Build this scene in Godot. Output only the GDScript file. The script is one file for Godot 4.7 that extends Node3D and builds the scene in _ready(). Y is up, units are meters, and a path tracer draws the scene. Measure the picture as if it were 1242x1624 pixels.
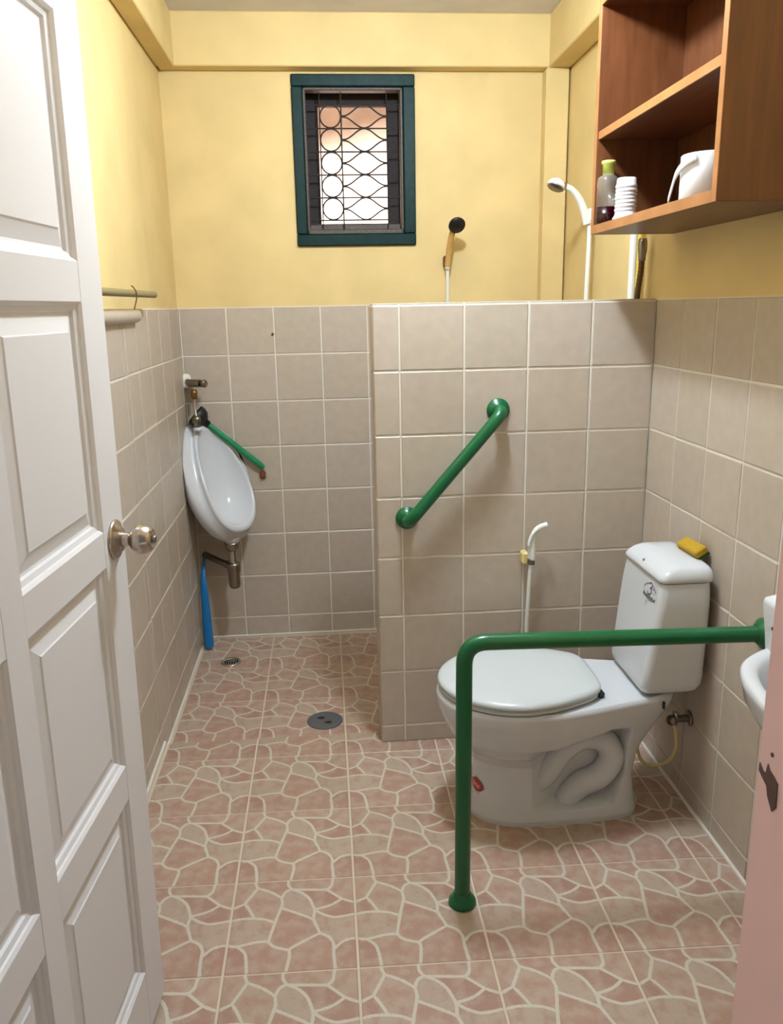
extends Node3D
# A tiled washroom seen through its open doorway. x runs right along the back wall, y up, z towards the doorway; metres.

const W := 1.635          # the right wall
const ZP := 1.077         # front of the half-height partition
const TILE_TOP := 1.466
const SHOWER := -0.03     # floor level behind the partition line
const STEP := 1.0         # where the shower floor ends
const FRONT := 2.93       # room side of the doorway wall

var mats := {}
var tile_meshes := {}
var rng := RandomNumberGenerator.new()


# ---------------------------------------------------------------- mesh helpers
class MB:
	var p := PackedVector3Array()
	var u := PackedVector2Array()
	var s := PackedInt32Array()
	var mark := 0

	func tri(a: Vector3, b: Vector3, c: Vector3, sm := 0, ua := Vector2.ZERO, ub := Vector2.ZERO, uc := Vector2.ZERO) -> void:
		p.append(a); p.append(b); p.append(c)
		u.append(ua); u.append(ub); u.append(uc)
		s.append(sm)

	func quad(a: Vector3, b: Vector3, c: Vector3, d: Vector3, sm := 0, ua := Vector2.ZERO, ub := Vector2.ZERO, uc := Vector2.ZERO, ud := Vector2.ZERO) -> void:
		tri(a, b, c, sm, ua, ub, uc)
		tri(a, c, d, sm, ua, uc, ud)

	func start() -> void:
		mark = p.size()

	# turns the triangles since start() outwards (front faces run clockwise)
	func outwards() -> void:
		var mid := Vector3.ZERO
		for i in range(mark, p.size()):
			mid += p[i]
		mid /= maxf(1.0, p.size() - mark)
		var v := 0.0
		for i in range(mark, p.size(), 3):
			v += (p[i] - mid).dot((p[i + 1] - mid).cross(p[i + 2] - mid))
		if v > 0.0:
			for i in range(mark, p.size(), 3):
				var a := p[i + 1]; p[i + 1] = p[i + 2]; p[i + 2] = a
				var b := u[i + 1]; u[i + 1] = u[i + 2]; u[i + 2] = b

	func box(c: Vector3, size: Vector3, ch := 0.0, b := Basis.IDENTITY) -> MB:
		start()
		var h := size * 0.5
		ch = minf(ch, minf(h.x, minf(h.y, h.z)) * 0.9)
		var v := {}
		for i in [-1, 1]:
			for j in [-1, 1]:
				for k in [-1, 1]:
					v[[i, j, k, 0]] = c + b * Vector3(i * h.x, j * (h.y - ch), k * (h.z - ch))
					v[[i, j, k, 1]] = c + b * Vector3(i * (h.x - ch), j * h.y, k * (h.z - ch))
					v[[i, j, k, 2]] = c + b * Vector3(i * (h.x - ch), j * (h.y - ch), k * h.z)
		for i in [-1, 1]:
			facing([v[[i, -1, -1, 0]], v[[i, 1, -1, 0]], v[[i, 1, 1, 0]], v[[i, -1, 1, 0]]], b * Vector3(i, 0, 0))
			facing([v[[-1, i, -1, 1]], v[[1, i, -1, 1]], v[[1, i, 1, 1]], v[[-1, i, 1, 1]]], b * Vector3(0, i, 0))
			facing([v[[-1, -1, i, 2]], v[[1, -1, i, 2]], v[[1, 1, i, 2]], v[[-1, 1, i, 2]]], b * Vector3(0, 0, i))
		if ch > 0.0:
			for i in [-1, 1]:
				for j in [-1, 1]:
					facing([v[[i, j, -1, 0]], v[[i, j, 1, 0]], v[[i, j, 1, 1]], v[[i, j, -1, 1]]], b * Vector3(i, j, 0))
					facing([v[[i, -1, j, 0]], v[[i, 1, j, 0]], v[[i, 1, j, 2]], v[[i, -1, j, 2]]], b * Vector3(i, 0, j))
					facing([v[[-1, i, j, 1]], v[[1, i, j, 1]], v[[1, i, j, 2]], v[[-1, i, j, 2]]], b * Vector3(0, i, j))
					for k in [-1, 1]:
						facing([v[[i, j, k, 0]], v[[i, j, k, 1]], v[[i, j, k, 2]]], b * Vector3(i, j, k))
		return self

	func facing(q: Array, n: Vector3, sm := -1) -> void:
		var a: Vector3 = q[0]; var bb: Vector3 = q[1]; var cc: Vector3 = q[2]
		if (bb - a).cross(cc - a).dot(n) > 0.0:
			q.reverse()
		if q.size() == 3:
			tri(q[0], q[1], q[2], sm)
		else:
			quad(q[0], q[1], q[2], q[3], sm)

	# rings of equal length, closed around; caps fan to the middle
	func loft(rings: Array, cap_a := true, cap_b := true, cap_smooth := -1) -> MB:
		start()
		var n: int = rings[0].size()
		for k in rings.size() - 1:
			for i in n:
				var j := (i + 1) % n
				quad(rings[k][i], rings[k][j], rings[k + 1][j], rings[k + 1][i], 1)
		for e in [[cap_a, 0], [cap_b, rings.size() - 1]]:
			if e[0]:
				var r: PackedVector3Array = rings[e[1]]
				var m := Vector3.ZERO
				for q in r:
					m += q
				m /= n
				for i in n:
					var j := (i + 1) % n
					if e[1] == 0:
						tri(r[j], r[i], m, cap_smooth)
					else:
						tri(r[i], r[j], m, cap_smooth)
		outwards()
		return self

	func tube(path: Array, radius, n := 12, flat := Vector2.ONE) -> MB:
		var rings := []
		var t0: Vector3 = (path[1] - path[0]).normalized()
		var side := t0.cross(Vector3.UP if absf(t0.y) < 0.9 else Vector3.RIGHT).normalized()
		for k in path.size():
			var t: Vector3
			if k == 0:
				t = t0
			elif k == path.size() - 1:
				t = (path[k] - path[k - 1]).normalized()
			else:
				t = ((path[k] - path[k - 1]).normalized() + (path[k + 1] - path[k]).normalized()).normalized()
			side = (side - t * side.dot(t)).normalized()
			var up := t.cross(side)
			var r: float = radius[k] if radius is Array else radius
			var ring := PackedVector3Array()
			for i in n:
				var a := TAU * i / n
				ring.append(path[k] + side * cos(a) * r * flat.x + up * sin(a) * r * flat.y)
			rings.append(ring)
		return loft(rings)

	# profile of (radius, height) about the y axis of xf
	func lathe(profile: Array, xf: Transform3D, n := 24) -> MB:
		var rings := []
		for q in profile:
			var ring := PackedVector3Array()
			for i in n:
				var a := TAU * i / n
				ring.append(xf * Vector3(cos(a) * q.x, q.y, sin(a) * q.x))
			rings.append(ring)
		return loft(rings)

	func mesh() -> ArrayMesh:
		var st := SurfaceTool.new()
		st.begin(Mesh.PRIMITIVE_TRIANGLES)
		for i in p.size():
			if i % 3 == 0:
				st.set_smooth_group(s[i / 3])
			st.set_uv(u[i])
			st.add_vertex(p[i])
		st.generate_normals()
		return st.commit()


func fillet(points: Array, r: float, seg := 6) -> Array:
	var out := [points[0]]
	for i in range(1, points.size() - 1):
		var a: Vector3 = points[i - 1]; var b: Vector3 = points[i]; var c: Vector3 = points[i + 1]
		var d1 := minf(r, (a - b).length() * 0.49)
		var d2 := minf(r, (c - b).length() * 0.49)
		var s := b + (a - b).normalized() * d1
		var e := b + (c - b).normalized() * d2
		for k in seg + 1:
			var t := float(k) / seg
			out.append(s.lerp(b, t).lerp(b.lerp(e, t), t))
	out.append(points[-1])
	return out


func spline(points: Array, per := 6) -> Array:
	var out := []
	for i in points.size() - 1:
		var p0: Vector3 = points[maxi(i - 1, 0)]; var p1: Vector3 = points[i]
		var p2: Vector3 = points[i + 1]; var p3: Vector3 = points[mini(i + 2, points.size() - 1)]
		for k in per:
			out.append(p1.cubic_interpolate(p2, p0, p3, float(k) / per))
	out.append(points[-1])
	return out


func along(y_axis: Vector3, at: Vector3) -> Transform3D:
	var y := y_axis.normalized()
	var x := y.cross(Vector3.UP if absf(y.y) < 0.9 else Vector3.RIGHT).normalized()
	return Transform3D(Basis(x, y, x.cross(y)), at)


func rounded_rect(x0: float, x1: float, z0: float, z1: float, y: float, rf: float, rb: float) -> PackedVector3Array:
	# rf rounds the corners at x0 (front), rb those at x1
	var ring := PackedVector3Array()
	for c in [[x1 - rb, z1 - rb, 0.0, rb], [x0 + rf, z1 - rf, 0.25, rf], [x0 + rf, z0 + rf, 0.5, rf], [x1 - rb, z0 + rb, 0.75, rb]]:
		for k in 7:
			var a: float = TAU * (c[2] + 0.25 * k / 6.0)
			ring.append(Vector3(c[0] + cos(a) * c[3], y, c[1] + sin(a) * c[3]))
	return ring


# ---------------------------------------------------------------- nodes
func thing(called: String, label: String, category: String, at := Vector3.ZERO, group := "") -> Node3D:
	var o := Node3D.new()
	o.name = numbered(called, self)
	add_child(o, true)
	o.position = at
	return tag(o, label, category, group)


func tag(o: Node3D, label: String, category: String, group := "") -> Node3D:
	o.set_meta("label", label)
	o.set_meta("category", category)
	if group:
		o.set_meta("group", group)
	return o


func setting(called: String, label: String, category: String) -> Node3D:
	var o := thing(called, label, category)
	o.set_meta("kind", "structure")
	return o


func numbered(called: String, parent: Node) -> String:
	if not parent.has_node(called):
		return called
	var k := 1
	while parent.has_node("%s_%03d" % [called, k]):
		k += 1
	return "%s_%03d" % [called, k]


func obj(called: String, mb, m: Material, parent: Node = self, at := Vector3.ZERO) -> MeshInstance3D:
	var o := MeshInstance3D.new()
	o.name = numbered(called, parent)
	o.mesh = mb.mesh() if mb is MB else mb
	o.material_override = m
	o.position = at
	parent.add_child(o, true)
	return o


func rel(mb: MB, at: Vector3) -> MB:
	for i in mb.p.size():
		mb.p[i] -= at
	return mb


# ---------------------------------------------------------------- materials
func mat(called: String, c: Color, rough := 0.5, metal := 0.0) -> StandardMaterial3D:
	var m := StandardMaterial3D.new()
	m.resource_name = called
	m.albedo_color = c
	m.roughness = rough
	m.metallic = metal
	mats[called] = m
	return m


func noise(seed_: int, freq: float, octaves: int, lo: Color, hi: Color, size := 256) -> NoiseTexture2D:
	var f := FastNoiseLite.new()
	f.seed = seed_
	f.noise_type = FastNoiseLite.TYPE_SIMPLEX_SMOOTH
	f.frequency = freq
	f.fractal_octaves = octaves
	var t := NoiseTexture2D.new()
	t.width = size; t.height = size
	t.seamless = true
	t.noise = f
	var g := Gradient.new()
	g.set_color(0, lo)
	g.set_color(1, hi)
	t.color_ramp = g
	return t


func textured(m: StandardMaterial3D, t: Texture2D, scale: Vector3, world := true) -> StandardMaterial3D:
	m.albedo_texture = t
	m.uv1_triplanar = true
	m.uv1_world_triplanar = world
	m.uv1_scale = scale
	return m


func make_materials() -> void:
	textured(mat("yellow_paint", Color(0.888, 0.785, 0.55), 0.62), noise(3, 0.012, 4, Color(0.93, 0.93, 0.92), Color(1, 1, 1)), Vector3(0.8, 0.8, 0.8))
	textured(mat("ceiling_paint", Color(0.88, 0.86, 0.865), 0.8), noise(4, 0.02, 3, Color(0.95, 0.95, 0.95), Color(1, 1, 1)), Vector3(1, 1, 1))
	mat("grout", Color(0.88, 0.855, 0.81), 0.8)
	mat("floor_grout", Color(0.80, 0.74, 0.66), 0.85)
	mat("concrete", Color(0.6, 0.58, 0.55), 0.9)
	var tone := [Color(0.755, 0.70, 0.632), Color(0.74, 0.685, 0.622), Color(0.76, 0.705, 0.645), Color(0.745, 0.695, 0.627)]
	var mottle := noise(11, 0.03, 4, Color(0.95, 0.945, 0.94), Color(1, 1, 1))
	for i in 4:
		textured(mat("wall_tile_%d" % i, tone[i], 0.36), mottle, Vector3(2.2, 2.2, 2.2))
	var stone := stone_print()
	for i in 3:
		var m := mat("floor_tile_%d" % i, [Color(1, 1, 1), Color(0.97, 0.965, 0.96), Color(0.985, 0.975, 0.98)][i], 0.42)
		m.albedo_texture = stone
	mat("door_paint", Color(0.86, 0.85, 0.855), 0.38)
	mat("pink_paint", Color(0.94, 0.80, 0.785), 0.5)
	mat("ceramic", Color(0.815, 0.825, 0.84), 0.12)
	mat("lid_plastic", Color(0.785, 0.81, 0.815), 0.25)
	mat("green_paint", Color(0.02, 0.36, 0.20), 0.28)
	mat("green_plastic", Color(0.02, 0.50, 0.32), 0.35)
	mat("chrome", Color(0.78, 0.77, 0.76), 0.16, 1.0)
	mat("dull_chrome", Color(0.55, 0.52, 0.48), 0.3, 1.0)
	mat("steel", Color(0.72, 0.68, 0.64), 0.27, 1.0)
	mat("rust", Color(0.45, 0.25, 0.13), 0.8)
	mat("black_rubber", Color(0.03, 0.03, 0.032), 0.5)
	mat("dark_plastic", Color(0.05, 0.05, 0.055), 0.35)
	mat("white_plastic", Color(0.90, 0.90, 0.87), 0.35)
	mat("cream_plastic", Color(0.88, 0.80, 0.55), 0.45)
	mat("ochre_plastic", Color(0.80, 0.64, 0.36), 0.4)
	mat("olive_plastic", Color(0.50, 0.45, 0.30), 0.45)
	mat("brown_braid", Color(0.34, 0.26, 0.14), 0.4, 0.5)
	mat("blue_plastic", Color(0.05, 0.42, 0.66), 0.4)
	mat("yellow_conduit", Color(0.90, 0.76, 0.30), 0.5)
	textured(mat("yellow_sponge", Color(0.80, 0.64, 0.15), 0.95), noise(21, 0.2, 2, Color(0.7, 0.7, 0.7), Color(1, 1, 1), 128), Vector3(12, 12, 12))
	mat("green_scourer", Color(0.10, 0.32, 0.20), 0.95)
	textured(mat("wood", Color(0.42, 0.245, 0.13), 0.4), noise(31, 0.02, 4, Color(0.80, 0.76, 0.72), Color(1, 1, 1)), Vector3(6, 0.7, 6))
	textured(mat("wood_flat", Color(0.42, 0.245, 0.13), 0.4), noise(32, 0.02, 4, Color(0.80, 0.76, 0.72), Color(1, 1, 1)), Vector3(6, 6, 0.7))
	textured(mat("wood_edge", Color(0.66, 0.45, 0.265), 0.4), noise(33, 0.03, 3, Color(0.86, 0.84, 0.82), Color(1, 1, 1)), Vector3(5, 1.2, 1.2))
	textured(mat("teal_paint", Color(0.0, 0.19, 0.19), 0.45), noise(41, 0.03, 4, Color(0.55, 0.7, 0.62), Color(1.0, 1.0, 1.0)), Vector3(3, 3, 3))
	textured(mat("old_brown", Color(0.16, 0.09, 0.08), 0.7), noise(42, 0.05, 4, Color(0.6, 0.6, 0.6), Color(1, 1, 1)), Vector3(4, 4, 4))
	textured(mat("worn_lip", Color(0.36, 0.31, 0.28), 0.5), noise(43, 0.06, 4, Color(0.6, 0.55, 0.5), Color(1, 1, 1)), Vector3(5, 5, 5))
	mats.teal_paint.metallic_specular = 0.3
	mat("brass", Color(0.50, 0.38, 0.20), 0.35, 0.7)
	mat("latch_brown", Color(0.36, 0.27, 0.25), 0.7)
	mat("iron", Color(0.11, 0.07, 0.065), 0.6)
	textured(mat("pale_pink_plaster", Color(0.96, 0.895, 0.885), 0.9), noise(51, 0.02, 4, Color(0.9, 0.9, 0.9), Color(1, 1, 1)), Vector3(1.2, 1.2, 1.2))
	var glass := mat("bottle_glass", Color(0.92, 0.90, 0.82, 0.12), 0.05)
	glass.transparency = BaseMaterial3D.TRANSPARENCY_ALPHA
	mat("red_liquid", Color(0.14, 0.012, 0.03), 0.15)
	mat("lime_cap", Color(0.80, 0.85, 0.42), 0.4)
	mat("foam_white", Color(0.90, 0.89, 0.90), 0.6)
	mat("tissue", Color(0.95, 0.95, 0.96), 0.95)
	var bulb := mat("bulb_glow", Color(1, 1, 1), 0.6)
	bulb.emission_enabled = true
	bulb.emission = Color(0.95, 0.97, 1.0)
	bulb.emission_energy_multiplier = 4.0


# The crazy-paving print that every floor tile carries: pale joints drawn first, then each stone filled with its own tint.
func stone_print() -> ImageTexture:
	var n := 512
	var lines := [
		"0.445,-0.017 0.441,0.043 0.471,0.104", "0.471,0.104 0.422,0.136 0.391,0.204", "0.154,0.004 0.178,0.070",
		"0.178,0.070 0.293,0.126 0.391,0.204", "0.178,0.070 0.082,0.254", "0.082,0.254 -0.010,0.303",
		"0.082,0.254 0.126,0.325 0.176,0.431", "-0.009,0.443 0.081,0.427 0.176,0.431 0.268,0.448 0.350,0.491",
		"0.391,0.204 0.400,0.280 0.391,0.324", "0.391,0.324 0.350,0.491 0.308,0.691", "0.308,0.691 0.210,0.692 0.060,0.726 -0.007,0.712",
		"0.060,0.726 0.121,0.786 0.144,0.852 0.162,1.009", "0.308,0.691 0.357,0.749 0.471,0.792", "0.471,0.792 0.483,0.845 0.463,0.997",
		"0.471,0.792 0.542,0.739 0.719,0.632", "0.391,0.324 0.479,0.369 0.589,0.429 0.665,0.476", "0.665,0.476 0.719,0.632",
		"0.471,0.104 0.562,0.155 0.631,0.238 0.676,0.370", "0.676,0.370 0.665,0.476", "0.471,0.104 0.539,0.114 0.777,0.133",
		"0.777,0.133 0.818,0.088 0.831,0.000", "0.777,0.133 0.905,0.253", "0.905,0.253 0.997,0.299", "0.905,0.253 0.809,0.322 0.676,0.363",
		"0.676,0.370 0.752,0.428 0.850,0.463 0.997,0.442", "0.719,0.632 0.793,0.680 0.829,0.751", "0.829,0.751 0.829,0.876 0.839,0.998",
		"0.835,0.804 0.908,0.731 0.999,0.705"]
	var label := PackedInt32Array()
	label.resize(n * n)
	var wob := FastNoiseLite.new()
	wob.seed = 5
	wob.frequency = 0.03
	for l in lines:
		var pts := []
		for w in l.split(" "):
			var xy: PackedStringArray = w.split(",")
			pts.append(Vector3(float(xy[0]), float(xy[1]), 0.0))
		var path := spline(pts, 8)
		for i in path.size() - 1:
			var len_: float = (path[i + 1] - path[i]).length() * n
			for k in int(len_ / 2.0) + 1:
				var c: Vector3 = path[i].lerp(path[i + 1], k / (len_ / 2.0 + 1.0)) * n
				var r := 6.6 + 1.8 * wob.get_noise_2d(c.x * 2.0, c.y * 2.0)
				for y in range(maxi(0, int(c.y - r)), mini(n - 1, int(c.y + r)) + 1):
					for x in range(maxi(0, int(c.x - r)), mini(n - 1, int(c.x + r)) + 1):
						if Vector2(x - c.x, y - c.y).length() < r:
							label[y * n + x] = -1
	var pink := Color(0.675, 0.55, 0.475)
	var red := Color(0.65, 0.515, 0.445)
	var grey := Color(0.69, 0.61, 0.53)
	var sand := Color(0.69, 0.585, 0.505)
	var seeds := [[0.08, 0.12, sand], [0.05, 0.37, red], [0.25, 0.28, sand], [0.17, 0.56, grey], [0.29, 0.84, pink], [0.08, 0.9, red], [0.3, 0.06, pink],
		[0.52, 0.24, grey], [0.48, 0.56, pink], [0.64, 0.05, sand], [0.73, 0.23, red], [0.86, 0.36, red], [0.86, 0.57, grey], [0.68, 0.85, pink], [0.91, 0.87, red], [0.93, 0.12, sand]]
	for k in seeds.size():
		var start := int(seeds[k][1] * n) * n + int(seeds[k][0] * n)
		if label[start] != 0:
			continue
		var queue := PackedInt32Array([start])
		label[start] = k + 1
		while queue.size() > 0:
			var at := queue[queue.size() - 1]
			queue.remove_at(queue.size() - 1)
			var ax := at % n
			for nb in [at - 1 if ax > 0 else -1, at + 1 if ax < n - 1 else -1, at - n, at + n]:
				if nb >= 0 and nb < n * n and label[nb] == 0:
					label[nb] = k + 1
					queue.append(nb)
	var f := FastNoiseLite.new()
	f.seed = 9
	f.frequency = 0.012
	f.fractal_octaves = 4
	var joint := Color(0.785, 0.76, 0.695)
	var im := Image.create(n, n, false, Image.FORMAT_RGB8)
	for y in n:
		for x in n:
			var l := label[y * n + x]
			var v := f.get_noise_2d(x, y)
			var c: Color = joint if l < 0 else (grey if l == 0 else seeds[l - 1][2])
			if l >= 0:
				c = c.lerp(Color(0.71, 0.635, 0.57), clampf(v * 1.1 + 0.15, 0.0, 0.6))
				c = c.lerp(Color(0.64, 0.49, 0.43), clampf(-v * 1.0 - 0.1, 0.0, 0.4))
			var g := 1.0 + 0.05 * f.get_noise_2d(x * 9.0, y * 9.0)
			im.set_pixel(x, y, Color(c.r * g, c.g * g, c.b * g))
	im.generate_mipmaps()
	return ImageTexture.create_from_image(im)


# ---------------------------------------------------------------- tiles
# a glazed tile w by h, its face in the local xy plane at z = 0, eased edges
func tile_mesh(w: float, h: float) -> ArrayMesh:
	var key := "%.3f %.3f" % [w, h]
	if not tile_meshes.has(key):
		var mb := MB.new()
		mb.start()
		var e := 0.0022
		var a := [Vector3(0, 0, 0), Vector3(w, 0, 0), Vector3(w, h, 0), Vector3(0, h, 0)]
		var f := [Vector3(e, e, 0), Vector3(w - e, e, 0), Vector3(w - e, h - e, 0), Vector3(e, h - e, 0)]
		var b := Vector3(0, 0, -0.0016)
		var d := Vector3(0, 0, -0.006)
		mb.quad(f[0], f[1], f[2], f[3], -1)
		for i in 4:
			var j := (i + 1) % 4
			mb.quad(a[i] + b, a[j] + b, f[j], f[i], -1)
			mb.quad(a[i] + d, a[j] + d, a[j] + b, a[i] + b, -1)
		mb.quad(a[3] + d, a[2] + d, a[1] + d, a[0] + d, -1)
		mb.outwards()
		tile_meshes[key] = mb.mesh()
	return tile_meshes[key]


# tiles between the joints us x ys on the plane through o with axes ax (right) and up; its face looks along ax x up
func tile_wall(parent: Node3D, o: Vector3, ax: Vector3, us: Array, ys: Array, gap := 0.0058) -> void:
	var basis := Basis(ax, Vector3.UP, ax.cross(Vector3.UP))
	for i in us.size() - 1:
		for j in ys.size() - 1:
			var w: float = us[i + 1] - us[i] - gap
			var h: float = ys[j + 1] - ys[j] - gap
			if w < 0.012 or h < 0.012:
				continue
			var t := MeshInstance3D.new()
			t.name = numbered_fast("tile", parent)
			t.mesh = tile_mesh(w, h)
			t.material_override = mats["wall_tile_%d" % rng.randi_range(0, 3)]
			var tilt := Basis.from_euler(Vector3(rng.randf_range(-1, 1), rng.randf_range(-1, 1), rng.randf_range(-1, 1) * 0.7) * 0.0035)
			t.transform = Transform3D(basis * tilt, o + ax * (us[i] + gap / 2) + Vector3.UP * (ys[j] + gap / 2) - basis.z * rng.randf_range(0.0, 0.0008))
			parent.add_child(t, true)


func numbered_fast(called: String, parent: Node) -> String:
	var k: int = parent.get_meta("n_tiles", 0)
	parent.set_meta("n_tiles", k + 1)
	return called if k == 0 else "%s_%03d" % [called, k]


func joints(first: float, step: float, lo: float, hi: float) -> Array:
	var out := [lo]
	var v := first
	while v <= lo + 0.01:
		v += step
	while v < hi - 0.01:
		out.append(v)
		v += step
	out.append(hi)
	return out


func floor_tiles(parent: Node3D, xs: Array, zs: Array, y: float, x_lo: float, x_hi: float, z_lo: float, z_hi: float) -> void:
	var skew := 0.024
	for i in xs.size() - 1:
		for j in zs.size() - 1:
			var cs := []
			var uv := []
			for c in [[0, 0], [1, 0], [1, 1], [0, 1]]:
				var x: float = xs[i + c[0]] + (0.003 if c[0] == 0 else -0.003)
				var z: float = zs[j + c[1]] + (0.0016 if c[1] == 0 else -0.0016) + skew * (xs[i + c[0]] - 0.33)
				var cx := clampf(x, x_lo, x_hi)
				var cz := clampf(z, z_lo, z_hi)
				cs.append(Vector3(cx, y, cz))
				uv.append(Vector2(c[0] + (cx - x) / 0.305, c[1] + (cz - z) / 0.302))
			if absf(cs[1].x - cs[0].x) < 0.01 or (cs[3].z - cs[0].z < 0.008 and cs[2].z - cs[1].z < 0.008):
				continue
			var o: Vector3 = cs[0]
			var mb := MB.new()
			var e := 0.0018
			var mid: Vector3 = (cs[0] + cs[1] + cs[2] + cs[3]) / 4.0
			var f := []
			for q in cs:
				f.append(q + Vector3(signf(mid.x - q.x) * e, 0, signf(mid.z - q.z) * e))
			var up := Vector3(0, -0.0014, 0)
			var dn := Vector3(0, -0.008, 0)
			mb.start()
			mb.quad(f[0], f[1], f[2], f[3], -1, uv[0], uv[1], uv[2], uv[3])
			for k in 4:
				var l := (k + 1) % 4
				mb.quad(cs[k] + up, cs[l] + up, f[l], f[k], -1, uv[k], uv[l], uv[l], uv[k])
				mb.quad(cs[k] + dn, cs[l] + dn, cs[l] + up, cs[k] + up, -1, uv[k], uv[l], uv[l], uv[k])
			mb.quad(cs[3] + dn, cs[2] + dn, cs[1] + dn, cs[0] + dn, -1)
			mb.outwards()
			var t := MeshInstance3D.new()
			t.name = numbered_fast("floor_tile", parent)
			t.mesh = rel(mb, o).mesh()
			t.material_override = mats["floor_tile_%d" % rng.randi_range(0, 2)]
			t.position = o
			parent.add_child(t, true)


# ---------------------------------------------------------------- the scene
func _ready() -> void:
	rng.seed = 77
	camera_and_light()
	make_materials()
	room()
	window()
	doorway()
	door()
	ceiling_lamp()
	cabinet()
	toilet()
	rails()
	urinal()
	showers()
	bidet()
	basin()
	pipes()
	small_things()
	outside()


const EXPOSURE := 1.06
const LAMP_ENERGY := 2.1


func camera_and_light() -> void:
	var cam := Camera3D.new()
	cam.name = "camera"
	cam.keep_aspect = Camera3D.KEEP_HEIGHT
	cam.fov = 64.711
	cam.near = 0.02
	cam.position = Vector3(0.6057, 1.4587, 3.5795)
	cam.basis = Basis.from_euler(Vector3(-0.2494, -0.0778, -0.0189))
	add_child(cam)
	var sky := ProceduralSkyMaterial.new()
	sky.sky_top_color = Color(0.62, 0.74, 0.90)
	sky.sky_horizon_color = Color(0.86, 0.90, 0.95)
	sky.ground_horizon_color = Color(0.70, 0.68, 0.64)
	sky.ground_bottom_color = Color(0.45, 0.43, 0.40)
	sky.sky_energy_multiplier = 0.6
	sky.ground_energy_multiplier = 0.5
	var env := Environment.new()
	env.background_mode = Environment.BG_SKY
	env.sky = Sky.new()
	env.sky.sky_material = sky
	env.tonemap_mode = Environment.TONE_MAPPER_LINEAR
	env.tonemap_exposure = EXPOSURE
	env.sdfgi_enabled = true
	env.ssao_enabled = true
	env.ssil_enabled = true
	var we := WorldEnvironment.new()
	we.name = "environment"
	we.environment = env
	add_child(we)
	var sun := DirectionalLight3D.new()
	sun.name = "sun"
	sun.basis = Basis.looking_at(Vector3(0.75, -0.60, -0.28))
	sun.light_color = Color(1.0, 0.96, 0.90)
	sun.light_energy = 14.0
	sun.light_angular_distance = 9.0
	sun.shadow_enabled = true
	sun.sky_mode = DirectionalLight3D.SKY_MODE_LIGHT_ONLY
	add_child(sun)


const LAMP := Vector3(0.92, 2.50, 1.58)
const LAMP_LENGTH := 0.24


func ceiling_lamp() -> void:
	var o := thing("ceiling_lamp", "long white glowing tube lamp on the ceiling of the washroom", "lamp", Vector3(LAMP.x, 2.57, LAMP.z))
	obj("lamp_body", MB.new().box(Vector3(0, -0.020, 0), Vector3(0.055, 0.039, LAMP_LENGTH + 0.06), 0.006), mats.white_plastic, o)
	for sgn in [-1.0, 1.0]:
		obj("tube_holder", MB.new().box(Vector3(0, -0.053, sgn * (LAMP_LENGTH / 2 + 0.012)), Vector3(0.03, 0.032, 0.018), 0.004), mats.white_plastic, o)
	obj("tube", MB.new().tube([Vector3(0, -0.055, -LAMP_LENGTH / 2), Vector3(0, -0.055, LAMP_LENGTH / 2)], 0.013, 16), mats.bulb_glow, o)
	# the tube's light, shared out along its length just below it
	for k in 4:
		var l := OmniLight3D.new()
		l.name = numbered("lamp_light", o)
		l.position = Vector3(0, -0.125, LAMP_LENGTH * (k - 1.5) / 4.0)
		l.light_color = Color(0.885, 0.95, 1.0)
		l.light_energy = LAMP_ENERGY / 4.0
		l.light_size = 0.05
		l.omni_range = 12.0
		l.omni_attenuation = 2.0
		l.shadow_enabled = true
		o.add_child(l)


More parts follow.
